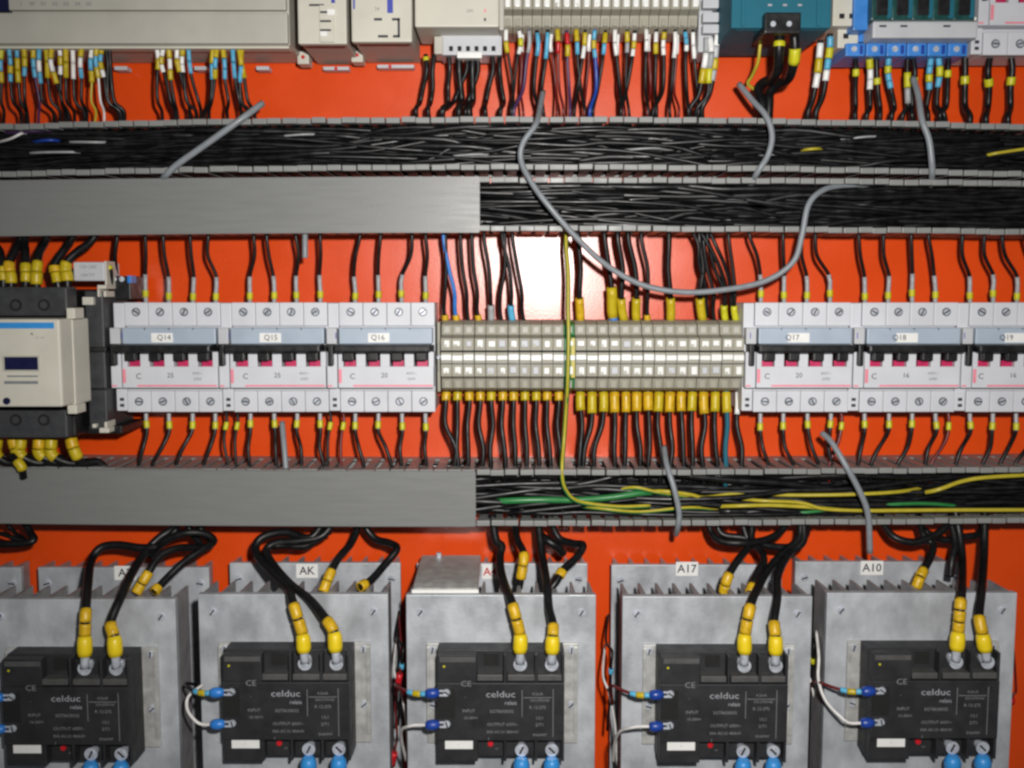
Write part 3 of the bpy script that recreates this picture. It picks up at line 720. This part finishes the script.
# control wires on the left of each relay
def control(i, z_py, cols, tail, label):
    x = (W(447, 700, .128).x-W(501, 700, .128).x)+HX[i]; z = W(512, z_py, .128).z+DZH[i]
    c = Vector((x, -.1290, z))
    P = [c, c+Vector((-.0055, 0, 0)), c+Vector((-.012, .0, -.0003)), c+Vector((-.021, .002, -.0012))]
    P += [c+Vector(q) for q in tail]
    pts = spline(P)
    o = tube('control_wire', cols[1], None, cut(pts, .008, plen(pts), 26), .0011, 7)
    tag(o, label, 'wire', 'control wires of the solid state relays')
    bm = bmesh.new(); addbox(bm, x-.0052, x+.0006, -.1296, -.1286, z-.0022, z-.0009, .0002); addbox(bm, x-.0052, x+.0006, -.1296, -.1286, z+.0009, z+.0022, .0002)
    link('fork', mesh_from(bm, 'fork', 'steel'), o)
    tube('boot', 'navy' if i in (2, 3, 4) else 'blue', o, cut(pts, .0048, .0140, 6), [.0022, .0030, .0036, .0036, .0034, .0026], 10)
    if cols[0]:
        tube('collar', 'cyan', o, cut(pts, .0142, .0175), .0019, 9); tube('marker_sleeve', cols[0], o, cut(pts, .0177, .0230), .0021, 9)
        tube('collar', 'cyan', o, cut(pts, .0232, .0275), .0018, 9)
for i in range(5):
    control(i, 692.5, ('yellow', 'wire_red' if i != 1 else 'wire_black'), [(-.030, .008, -.001), (-.037, .020, -.002), (-.036, .04, -.012), (-.0335, .055, -.03)],
            'blue and yellow sleeved wire on the upper input of the %s relay' % H[i])
    big = i == 4
    control(i, 724, (None, 'wire_white'), [(-.026, .004, .002), (-.034, .012, .010), (-.037, .020, .022), (-.034, .03, .034), (-.030, .05, .046)] if big else [(-.026, .002, .002), (-.032, .006, .008), (-.033, .013, .014), (-.027, .026, .017)] if i == 1 else [(-.026, .004, -.003), (-.032, .014, -.010), (-.034, .03, -.025), (-.033, .05, -.05)],
            'white wire with a blue boot on the lower input of the %s relay' % H[i])
# little red tubes and black wires in the gaps between the heat sinks
for (k, (x, y0, y1, m, where)) in enumerate(((398, 660, 684, 'red', 'beside the left edge of the middle heat sink'), (393, 738, 760, 'red', 'near the lower left of the middle heat sink'),
                                         (1012, 690, 698, 'red', 'at the right edge beside the rightmost heat sink'))):
    wire('signal_wire', 'wire_red', 'thin wire with a red tube %s' % where, [(x-2, y1+14, .06), (x, y1, .068), (x+2, (y0+y1)/2, .07), (x+4, y0, .068), (x+3, y0-20, .055), (x+1, y0-45, .03)], .0009,
         [('tube', .011, .011+.0006*(y1-y0), m, .0024)])
for (k, (x, y, where)) in enumerate(((402, 650, 'left of the middle heat sink'), (611, 655, 'right of the middle heat sink'), (813, 645, 'left of the rightmost heat sink'))):
    wire('signal_wire', 'wire_black', 'thin black wire with a collar in the gap %s' % where, [(x-4, y+75, .05), (x-1, y+40, .062), (x, y+12, .07), (x+1, y-4, .068), (x-5, y-14, .05), (x-3, y-40, .02)], .0010,
         [('collar', .055, .059, 'cyan' if k < 2 else 'lime', .0019)])
    wire('signal_wire', 'wire_white', 'thin white wire hanging in the gap %s' % where, [(x+6, y+110, .06), (x+4, y+70, .066), (x-2, y+38, .07), (x-8, y+20, .06), (x-6, y-10, .03)], .0009)

# ------------------------------------------------------------------ wires above the breakers
TOPW = [[(136, 145), (159, 163), (182, 190), (205, 209)], [(242, 253), (264, 267), (288, 295), (312, 320)], [(351, 361), (375, 381), (399, 411), (423, 425)],
        [(755, 749), (780, 783), (803, 802), (824, 816)], [(859, 859), (882, 884), (905, 911), (927, 928)], [(961, 963), (984, 985), (1003, 1003), (1024, 1024)]]
BN = ['the leftmost breaker', 'the second breaker from the left', 'the breaker left of the terminal strip', 'the breaker right of the terminal strip', 'the second breaker right of the terminal strip', 'the breaker at the right edge']
for b in range(6):
    for k, (xb, xt) in enumerate(TOPW[b]):
        xb = 512+(P1[b]+23.9*k-512)*.978+R.uniform(-.6, .6)
        j = R.uniform(-4, 4); mid = xt+(xb-xt)*R.uniform(.1, .45)
        P = [(xb, 306, .034), (xb+R.uniform(-.6, .6), 290, .035), (xb+R.uniform(-1, 1), 276, .036), (mid+j, 256, .040), (xt+j*.3, 237, .042), (xt, 222, .040)]
        o0 = R.uniform(.0035, .0062)
        wire('wire', 'wire_black', 'black wire above the %s pole of %s' % (ORD[k], BN[b]), P, .00140,
             [('ferrule', 0, o0+.018, 'ferrule_grey', .00158), ('marker_sleeve', o0+.0010, o0+.0062, 'lime', .0022)], 'black wires above the breakers')
BOTW = [[(137, 138), (152, 151), (175, 176), (198, 203)], [(255, 250), (277, 276), (300, 301), (320, 325)], [(356, 364), (381, 391), (404, 402), (428, 427)],
        [(776, 769), (799, 795), (822, 819), (845, 833)], [(859, 858), (879, 871), (901, 896), (926, 926)], [(955, 956), (978, 981), (1000, 999), (1021, 1014)]]
for b in range(6):
    for k, (xt, xb) in enumerate(BOTW[b]):
        xt = 512+(P1[b]+23.9*k-512)*.978+R.uniform(-.6, .6)
        j = R.uniform(-4, 4)
        P = [(xt, 408, .034), (xt, 418, .035), (xt+R.uniform(-1, 1), 432, .037), ((xt+xb)/2+j, 448, .041), (xb+j*.3, 466, .042), (xb, 484, .040)]
        o0 = R.uniform(.009, .0115)
        wire('wire', 'wire_black', 'black wire below the %s pole of %s' % (ORD[k], BN[b]), P, .00148,
             [('ferrule', 0, o0+.006, 'ferrule_grey', .0016), ('marker_sleeve', o0, o0+.0056, 'lime', .0022)], 'black wires below the breakers')
EX = [(225, 228, 'wire_black'), (236, 236, 'wire_black'), (329, 328, 'wire_black'), (342, 341, 'wire_red'), (840, 829, 'wire_red'), (947, 930, 'wire_red')]
for k, (xt, xb, m) in enumerate(EX):
    wire('wire', m, 'thin %s wire under the gap beside %s' % ('black' if m == 'wire_black' else 'dark red', BN[(0, 1, 2, 2, 3, 4)[k]] + (' end' if k in (1, 3) else '')),
         [(xt, 409, .036), (xt+2, 420, .038), (xt-1, 440, .040), (xb, 466, .042), (xb, 482, .04)], .0012, [('marker_sleeve', .010, .016, 'lime', .0019)], 'extra thin wires under the breakers')

# ------------------------------------------------------------------ wires of the middle terminal strip
ST = {0: ('wire_black', 'amber', 444, 446), 1: ('blue', 'amber', 455, 444), 2: ('wire_black', None, 467, 460), 3: ('wire_black', 'amber', 477, 471), 4: ('wire_black', 'ferrule_grey', 491, 485), 5: ('wire_black', None, 500, 505),
      6: ('wire_black', 'cyan', 511, 503), 7: ('wire_black', None, 522, 512), 12: ('wire_black', 'amber', 580, 578), 15: ('wire_black', 'yellow', 612, 604), 16: ('wire_black', 'yellow', 622, 618), 17: ('wire_black', 'yellow', 636, 629),
      18: ('wire_black', 'amber', 647, 642), 20: ('wire_black', 'yellow', 671, 668), 23: ('wire_black', 'yellow', 701, 700), 24: ('wire_black', None, 713, 704), 25: ('wire_black', 'lime', 724, 708), 26: ('wire_black', 'lime', 734, 728)}
cnm = {'wire_black': 'black', 'blue': 'blue'}
for i, (m, s, xb, xt) in ST.items():
    x = 441+(743-441)/27*(i+.5)
    big = s in ('yellow',) or i == 12
    P = [(x, 326, .032), (xb, 310, .034), (xb+R.uniform(-1, 1), 292, .038), ((xb+xt)/2+R.uniform(-2, 3), 268, .040), (xt+R.uniform(-1, 1), 240, .042), (xt, 222, .04)]
    where = ('%s left of the earth block' % ORD[10-i] if i < 11 else '%s right of the earth block' % ORD[i-12])
    SL = []
    if s: SL = [('marker_sleeve', .004, .0215 if big else .0085 if s == 'amber' else .016, s, .0034 if big else .0026)]
    if i == 1: SL.append(('ferrule', .0, .004, 'blue', .0024))
    if i == 15: SL.append(('collar', .003, .0065, 'blue', .0036)); SL[0] = ('marker_sleeve', .0066, .030, 'yellow', .0040)
    wire('wire', m, '%s wire from above into the terminal block %s' % (cnm[m], where), P, .0021 if big else .0015, SL, 'wires above the middle terminal strip')
wire('earth_wire', 'green', 'green and yellow earth wire crossing the terminal strip down to the lowest duct', [(567, 226, .045), (566, 245, .048), (568, 275, .052), (568, 310, .056), (568.5, 340, .0585), (567.5, 385, .058), (566, 410, .052), (564, 440, .050), (562, 468, .058), (564, 486, .056), (573, 499, .052), (590, 504, .048), (620, 507, .046), (650, 506, .042)], .0017, stripe='wire_yellow', cat='wire', n=8)
for i in range(27):
    if i == 11: continue
    x = 441+(743-441)/27*(i+.5)
    left = i < 11
    xb = x+R.uniform(-3, 4)+(4 if left and i % 3 == 0 else 0)
    if i in (13, 14): xb = x-9
    P = [(x, 388, .032), (x+R.uniform(-.7, .7), 404, .034), (x+R.uniform(-2, 2), 425, .038), (xb+R.uniform(-2, 2), 448, .041), (xb, 468, .042), (xb+R.uniform(-3, 3), 486, .038)]
    where = ('%s left of the earth block' % ORD[10-i] if left else '%s right of the earth block' % ORD[i-12])
    m = 'teal' if i == 25 else 'wire_black'
    wire('wire', m, '%s wire from below into the terminal block %s' % ('dark teal' if i == 25 else 'black', where), P, .0019,
         [('marker_sleeve', .003, .0095 if left else .0190+R.uniform(-.002, .001), 'amber' if R.random() < .5 else 'yellow', .0035 if left else R.uniform(.0034, .0040))] if i != 26 else [('marker_sleeve', .003, .02, 'tag', .002)], 'wires below the middle terminal strip')
for k, (x0, x1, y) in enumerate(((728, 716, 252), (722, 706, 247), (703, 698, 250))):
    wire('wire', 'wire_black', 'black wire curving between the duct and the right end of the terminal strip, %s' % ('outermost', 'middle one', 'innermost')[k],
         [(x0+4, 318, .032), (x0+2, 285, .038), (x0-4, 264, .042), (x1, y-6, .044), (x1-8, 228, .042)], .0015)

# ------------------------------------------------------------------ grey cables and retainers
def grey(label, P, r=.0021, nm='grey_cable'):
    wire(nm, 'grey_cable', label, P, r, (), 'loose grey cables', 'cable', 10)
grey('long grey cable sagging in a wide loop over the terminal strip wires', [(543, 92, .035), (540, 108, .050), (536, 124, .064), (523, 143, .066), (521, 160, .066), (530, 180, .068), (548, 205, .070), (575, 236, .068), (605, 264, .064), (640, 284, .062), (680, 292, .062), (722, 290, .062), (765, 281, .062), (793, 262, .064), (802, 235, .066), (808, 206, .066), (820, 192, .063), (838, 186, .054), (870, 184, .045)])
grey('straight grey strap slanting across the uppermost duct at left', [(263, 103, .058), (240, 120, .067), (205, 145, .067), (178, 164, .066), (166, 175, .064), (160, 182, .052)], .0023)
grey('short curved grey cable over the uppermost duct below the teal supply', [(739, 84, .045), (752, 100, .055), (766, 116, .064), (772, 135, .066), (768, 155, .066), (757, 173, .064), (750, 186, .046)])
grey('grey cable crossing the uppermost duct below the relay base', [(913, 78, .045), (918, 95, .055), (922, 120, .065), (929, 140, .066), (932, 165, .065), (932, 176, .060), (931, 186, .045)], .0022)
grey('grey cable hanging over the lowest duct onto the rightmost heat sink', [(822, 433, .050), (832, 443, .058), (846, 466, .066), (860, 492, .067), (868, 515, .066), (870, 553, .062)], .0022)
grey('short grey cable over the lowest duct below the terminal strip', [(664, 447, .045), (667, 466, .060), (674, 488, .066), (679, 512, .066), (678, 526, .064), (676, 534, .052), (675, 530, .04)], .0021)
grey('short grey strap under the second breaker above the duct cover', [(282, 422, .040), (284, 445, .048), (286, 470, .052), (286, 482, .05)], .0021)
grey('stub of grey strap with a dark end below the upper duct cover', [(305, 258, .052), (305, 246, .052), (305, 228, .05)], .0021)

# ------------------------------------------------------------------ coloured wires inside the ducts
def lie(label, m, P, r=.0015, stripe=None, nm='wire'):
    P = [(P[0][0], P[0][1], .026)] + [(x, y+R.uniform(-.8, .8), d-.003*R.random()) for x, y, d in P[1:-1]] + [(P[-1][0], P[-1][1], .026)]
    wire(nm, m, label, P, r*.85, (), 'coloured wires lying in the ducts', 'wire', 7, True, stripe)
lie('thick green wire running along the lowest duct from the cover end', 'green', [(468, 505, .044), (500, 502, .047), (540, 500, .048), (575, 500, .046), (610, 497, .046), (650, 492, .044), (690, 494, .04)], .0030)
lie('green wire with a yellow stripe rising in the lowest duct', 'green', [(590, 497, .044), (630, 488, .048), (655, 492, .048), (690, 496, .046), (740, 500, .044)], .0019, 'wire_yellow')
lie('yellow green wire across the middle of the lowest duct', 'wire_yellow', [(630, 493, .044), (660, 491, .049), (690, 494, .05), (705, 497, .046), (740, 494, .044), (790, 495, .044), (850, 494, .048), (900, 492, .046), (930, 486, .044)], .0017)
lie('bright yellow wire slanting upward in the lowest duct at right', 'wire_yellow', [(905, 495, .046), (935, 490, .049), (962, 482, .050), (990, 477, .048), (1050, 474, .047), (1120, 474, .044)], .0019)
lie('yellow wire running low along the lowest duct at right', 'wire_yellow', [(700, 507, .042), (735, 506, .047), (770, 505, .049), (810, 507, .05), (850, 510, .05), (900, 511, .049), (950, 510, .048), (1050, 509, .048), (1120, 509, .044)], .0018)
lie('yellow wire dipping below the others in the lowest duct', 'wire_yellow', [(720, 497, .044), (760, 501, .05), (800, 503, .051), (825, 509, .05), (870, 511, .047), (920, 513, .045)], .0016)
lie('green wire under the yellow ones in the lowest duct at right', 'green', [(760, 512, .045), (800, 513, .046), (850, 507, .045), (910, 504, .046), (950, 506, .044), (1000, 512, .042)], .0016)
lie('green wire lying along the bottom of the lowest duct', 'green', [(570, 505, .045), (600, 509, .05), (640, 512, .049), (690, 508, .046), (730, 511, .044)], .0017, 'wire_yellow')
lie('yellow wire at the right end of the uppermost duct', 'wire_yellow', [(970, 160, .044), (990, 155, .05), (1010, 151, .05), (1050, 146, .05), (1110, 140, .046)], .0014)
lie('short yellow wire in the uppermost duct below the teal supply', 'wire_yellow', [(795, 153, .040), (805, 150, .049), (818, 149, .049), (828, 150, .04)], .0013)
lie('violet wire at the left end of the uppermost duct', 'violet', [(-20, 133, .048), (15, 132, .050), (50, 130, .048), (75, 131, .042)], .0013)
lie('red wire at the left end of the uppermost duct', 'wire_red', [(-20, 130, .046), (20, 129, .050), (60, 127, .047), (90, 130, .04)], .0013)
lie('white wire crossing the left end of the uppermost duct', 'wire_white', [(-20, 146, .046), (8, 139, .051), (24, 133, .051), (34, 138, .044)], .0012)
lie('blue wire at the left end of the uppermost duct', 'navy', [(20, 146, .044), (38, 142, .050), (55, 141, .050), (70, 144, .042)], .0014)
lie('light grey wire low in the uppermost duct at left', 'ferrule_grey', [(10, 155, .044), (40, 153, .05), (75, 152, .05), (95, 153, .042)], .0011)
lie('light grey wire in the uppermost duct left of the strap', 'ferrule_grey', [(50, 143, .044), (75, 142, .05), (100, 142, .05), (120, 142, .042)], .0011)
for k, (x, y, w_) in enumerate(((470, 156, 'below the white module'), (300, 136, 'right of the slanting strap'), (640, 149, 'below the top terminal strip'), (860, 138, 'below the blue relay base'))):
    lie('pale grey wire among the black ones of the uppermost duct, %s' % w_, 'ferrule_grey', [(x-40, y+3, .030), (x-12, y, .0480), (x+14, y-1, .0480), (x+44, y+1, .030)], .0009)
# thin violet and red wires and a row of blue and red ones at the top terminal strip

# ------------------------------------------------------------------ wires hanging from the top row
def hang(label, xt, yt, xb, cols, r=.0013, m='wire_black', d0=.046, yb=116, group='wires hanging from the top row', bend=None, seg=(.0005, .0160)):
    xt += R.uniform(-1.6, 1.6); yt += R.uniform(-1.5, 2.5)
    xm = (xt+xb)/2+R.uniform(-4, 4) if bend is None else bend
    P = [(xt, yt, d0), (xt+R.uniform(-2.2, 2.2), yt+16, d0-.001+R.uniform(-.002, .002)), (xt+(xm-xt)*.4, yt+33, d0-.003), (xm, (yt+33+yb)/2+3, d0-.005), (xb, yb-4, .041), (xb+R.uniform(-3, 3), yb+14, .036)]
    SL = []; s = seg[0]
    n = len(cols)
    for k, c in enumerate(cols):
        a_ = seg[0]+(seg[1]-seg[0])*k/n; b_ = seg[0]+(seg[1]-seg[0])*(k+1)/n-.0003
        SL.append(('marker_sleeve', a_, b_, c, .0019 if c in ('yellow', 'lime') and r < .0015 else r*1.32 if c in ('yellow', 'lime') else max(.0016, r*1.14)))
    wire('wire', m, label, P, r, SL, group)
cn = {'cyan': 'light blue', 'tag': 'white', 'yellow': 'yellow', 'lime': 'yellow', 'red': 'red', 'ferrule_grey': 'grey', 'amber': 'amber'}
G1 = [(3, 4, ['lime', 'cyan', 'yellow']), (10, 20, ['cyan', 'cyan', 'yellow', 'cyan']), (17, 26, ['cyan', 'yellow', 'yellow']), (24, 27, ['yellow', 'yellow', 'cyan']), (32, 39, ['yellow', 'cyan', 'cyan']), (39, 53, ['cyan', 'tag', 'cyan']),
      (47, 60, ['yellow', 'yellow']), (53, 65, ['yellow', 'tag', 'yellow']), (60, 68, ['tag', 'yellow', 'tag']), (67, 74, ['yellow', 'yellow']), (74, 84, ['tag', 'tag']), (82, 87, ['yellow', 'tag', 'cyan']), (91, 96, ['tag', 'cyan', 'yellow']), (97, 104, ['yellow', 'cyan', 'yellow']), (103, 118, ['yellow', 'cyan', 'yellow', 'tag'])]
for k, (a, b, c) in enumerate(G1):
    mm = 'violet' if k == 4 else 'wire_yellow' if k == 12 else 'wire_white' if k == 13 else 'wire_black'
    nmz = {'violet': 'violet', 'wire_yellow': 'yellow', 'wire_white': 'white', 'wire_black': 'black'}[mm]
    hang('%s wire under the controller, %s from the left of the dense left cluster' % (nmz, ORD[k]), a, 46, b, c, .0012 if mm == 'wire_black' else .0009, mm, seg=(.0003, .0235+R.uniform(-.004, .003)), d0=.050+.003*(k % 2))
for k, b in enumerate((120, 124)):
    hang('black wire without sleeve on the right edge of the dense left cluster, %s' % ('inner one', 'outer one')[k], 106+k*3, 47, b, [], .0016, d0=.049)
G2 = [(157, 162, ['tag', 'yellow']), (163, 175, ['tag', 'yellow', 'tag']), (170, 177, ['yellow', 'tag', 'yellow']), (176, 190, ['tag', 'yellow']), (182, 196, ['yellow', 'tag', 'tag']), (189, 201, ['cyan', 'cyan'])]
for k, (a, b, c) in enumerate(G2):
    hang('black wire with sleeves under the controller, %s of the middle cluster' % ORD[k], a, 46, b, c, .0013, seg=(.0005, .0190+R.uniform(-.003, .004)), d0=.051)
G3 = [(212, 205, ['yellow', 'cyan']), (218, 209, ['yellow', 'cyan', 'yellow']), (224, 227, ['yellow', 'cyan', 'cyan']), (232, 241, ['cyan', 'cyan']), (239, 250, ['yellow', 'cyan']), (243, 254, ['yellow'])]
for k, (a, b, c) in enumerate(G3):
    hang('black wire with sleeves under the controller, %s of the right cluster' % ORD[k], a, 46, b, c, .0013, seg=(.0005, .0205+R.uniform(-.006, .004)), d0=.051)
for k, (a, b) in enumerate(((425, 416), (433, 428), (449, 442), (461, 459), (466, 444), (474, 469), (478, 466), (490, 485), (500, 501))):
    hang('black wire under the white module, %s from its left' % ORD[k], a, 53, b, ['lime'] if k == 0 else [], .0017 if k not in (3, 5) else .0026, d0=.034, seg=(.002, .005), yb=113)
TS = [['tag', 'yellow'], ['tag', 'lime', 'tag'], None, ['cyan'], ['cyan'], ['yellow', 'red'], ['red', 'yellow'], ['yellow', 'cyan'], ['yellow', 'tag'], ['cyan', 'yellow', 'cyan'], ['yellow', 'cyan'], ['tag', 'tag'], ['yellow', 'ferrule_grey'], ['tag', 'yellow', 'tag'], ['tag', 'tag'], ['tag', 'yellow'], ['yellow', 'tag', 'tag'], ['tag'], ['cyan', 'cyan', 'tag'], ['tag', 'tag']]
for i in range(20):
    px = 503+196/20*(i+.5)
    c = TS[i] or ['ferrule_grey']
    m = {5: 'wire_red', 6: 'violet', 9: 'navy', 2: 'violet'}.get(i, 'wire_black')
    hang('%s wire from the %s block of the top terminal strip' % ({'wire_red': 'dark red', 'violet': 'violet', 'navy': 'dark blue'}.get(m, 'black'), ORD[i]), px, 28, px+R.uniform(-15, 9), c, R.uniform(.0010, .0015), m, d0=.040, yb=113, seg=(.002, .0185+R.uniform(-.004, .003)), group='wires under the top terminal strip')
for k, i in enumerate((1, 4, 8, 11, 14, 17)):
    px = 503+196/20*(i+.5)+4
    hang('second thin dark red wire behind the %s block of the top terminal strip' % ORD[i], px, 30, px+R.uniform(-6, 6), ['tag'], .0010, 'wire_red', d0=.032, yb=113, group='wires under the top terminal strip')
for k, (a, b, c) in enumerate(((706, 690, ['ferrule_grey', 'tag', 'yellow']), (711, 697, ['tag', 'ferrule_grey', 'lime']), (716, 702, ['tag', 'lightgrey', 'yellow', 'ferrule_grey']))):
    hang('black wire with white markers beside the end bracket, %s from its left' % ORD[k], a, 36, b, c, .0019, d0=.048, seg=(0, .032), yb=113)
wire('wire', 'wire_yellow', 'yellow green wire with white tip left of the black plug', [(762, 33, .07), (760, 46, .07), (758, 62, .066), (752, 76, .056), (748, 84, .05), (757, 92, .045), (762, 104, .042), (761, 122, .04)], .0012, [('ferrule', 0, .006, 'tag', .0016)])
for k, (a, P) in enumerate(((0, [(780, 33, .088), (779, 50, .088), (778, 68, .080), (772, 80, .062), (764, 82, .054), (758, 90, .048), (762, 104, .043), (764, 122, .04)]), (1, [(794, 33, .088), (795, 50, .086), (793, 66, .080), (788, 79, .065), (778, 84, .054), (770, 92, .047), (769, 104, .043), (768, 122, .04)]))):
    wire('power_cable', 'wire_black', 'thick black cable from the %s side of the plug on the teal supply' % ('left', 'right')[k], P, .0034, [('marker_sleeve', .006+.004*k, .009+.011*k, 'lime', .0040)], None, 'cable', 9)
for k, (a, b, c, m) in enumerate(((820, 808, ['tag', 'yellow', 'tag'], 'wire_black'), (831, 816, ['cyan', 'lime', 'cyan', 'tag'], 'wire_black'))):
    hang('black wire with sleeves below the cream double terminal, %s one' % ('left', 'right')[k], a, 40 if k == 0 else 32, b, c, .0021, m, d0=.046, seg=(.002, .033), yb=117)
RW = [(856, 855, ['lime'], .010), (868, 867, ['lime', 'tag', 'tag'], .0005), (878, 880, ['lime'], .014), (890, 892, ['cyan', 'lime', 'cyan', 'cyan'], .0005), (908, 903, ['lime', 'ferrule_grey'], .010), (914, 912, ['lime'], .014), (931, 928, ['cyan', 'cyan', 'lime', 'cyan'], .0005), (939, 944, ['cyan', 'lime', 'cyan'], .0005), (947, 940, ['lime'], .010)]
for k, (a, b, c, s) in enumerate(RW):
    hang('black wire with sleeves under the blue relay base, %s from the left' % ORD[k], a, 56, b, c, .0019, d0=.040, seg=(s, s+(.005 if len(c) == 1 else .022)), yb=118, group='wires under the relay base')
for k, (a, b) in enumerate(((966, 970), (989, 986), (1012, 1008))):
    hang('black wire under the top right breaker, %s from the left' % ORD[k], a, 54, b, ['lime'], .0024, d0=.036, seg=(.0165, .0225), yb=121, group='wires under the relay base')

# ------------------------------------------------------------------ contactor cables
for k, (x, xt) in enumerate(((4, -10), (12, 22), (26, 24), (36, 48), (58, 74), (68, 98))):
    j = R.uniform(-4, 4); P = [(x+R.uniform(-2, 2), 292, .062), (x+j*.3, 280, .062), (x+j, 264, .060), (x+(xt-x)*.3, 252, .055), (x+(xt-x)*.75, 242, .048), (xt+3, 226, .044)]
    wire('power_cable', 'wire_black', 'thick black cable with yellow sleeves on top of the contactor, %s from the left' % ORD[k], P, .0030,
         [('marker_sleeve', .0065+R.uniform(-.002, .002), .0140, 'yellow', R.uniform(.0036, .0046)), ('marker_sleeve', .0143, .0200+R.uniform(-.003, .004), 'amber' if k % 3 == 1 else 'yellow', R.uniform(.0034, .0043))], 'contactor cables', 'cable', 9)
for k, (x, xt) in enumerate(((-2, 30), (12, 55), (22, 70), (40, 92), (52, 100), (70, 106))):
    j = R.uniform(-4, 5); P = [(x, 432, .062), (x+j*.5, 444, .064), (x+j+2, 455, .064), (x+(xt-x)*.35, 463, .060), (x+(xt-x)*.8, 464+R.uniform(-6, 1), .052), (xt+8, 478, .046)]
    wire('power_cable', 'wire_black', 'thick black cable with yellow sleeves under the contactor, %s from the left' % ORD[k], P, .0030,
         [('marker_sleeve', .0050, .0120, 'amber' if k % 2 else 'yellow', .0044), ('marker_sleeve', .0124, .0200, 'yellow', .0043)], 'contactor cables', 'cable', 9)
wire('power_cable', 'wire_black', 'black cable end with a yellow sleeve hanging over the lower duct cover', [(12, 455, .068), (17, 461, .070), (22, 468, .070), (24, 478, .068)], .0024, [('marker_sleeve', .006, .014, 'yellow', .0036)], 'contactor cables', 'cable', 9)
wire('wire', 'wire_black', 'thin black wire running down beside the light grey suppressor block', [(117, 283, .03), (116, 270, .035), (115, 255, .04), (117, 238, .042), (117, 222, .04)], .0016)
wire('wire', 'wire_black', 'black wire with lime marker at the suppressor corner', [(106, 268, .05), (110, 268, .05), (111, 278, .048), (110, 288, .045)], .0018, [('marker_sleeve', .0, .004, 'lime', .0022)])
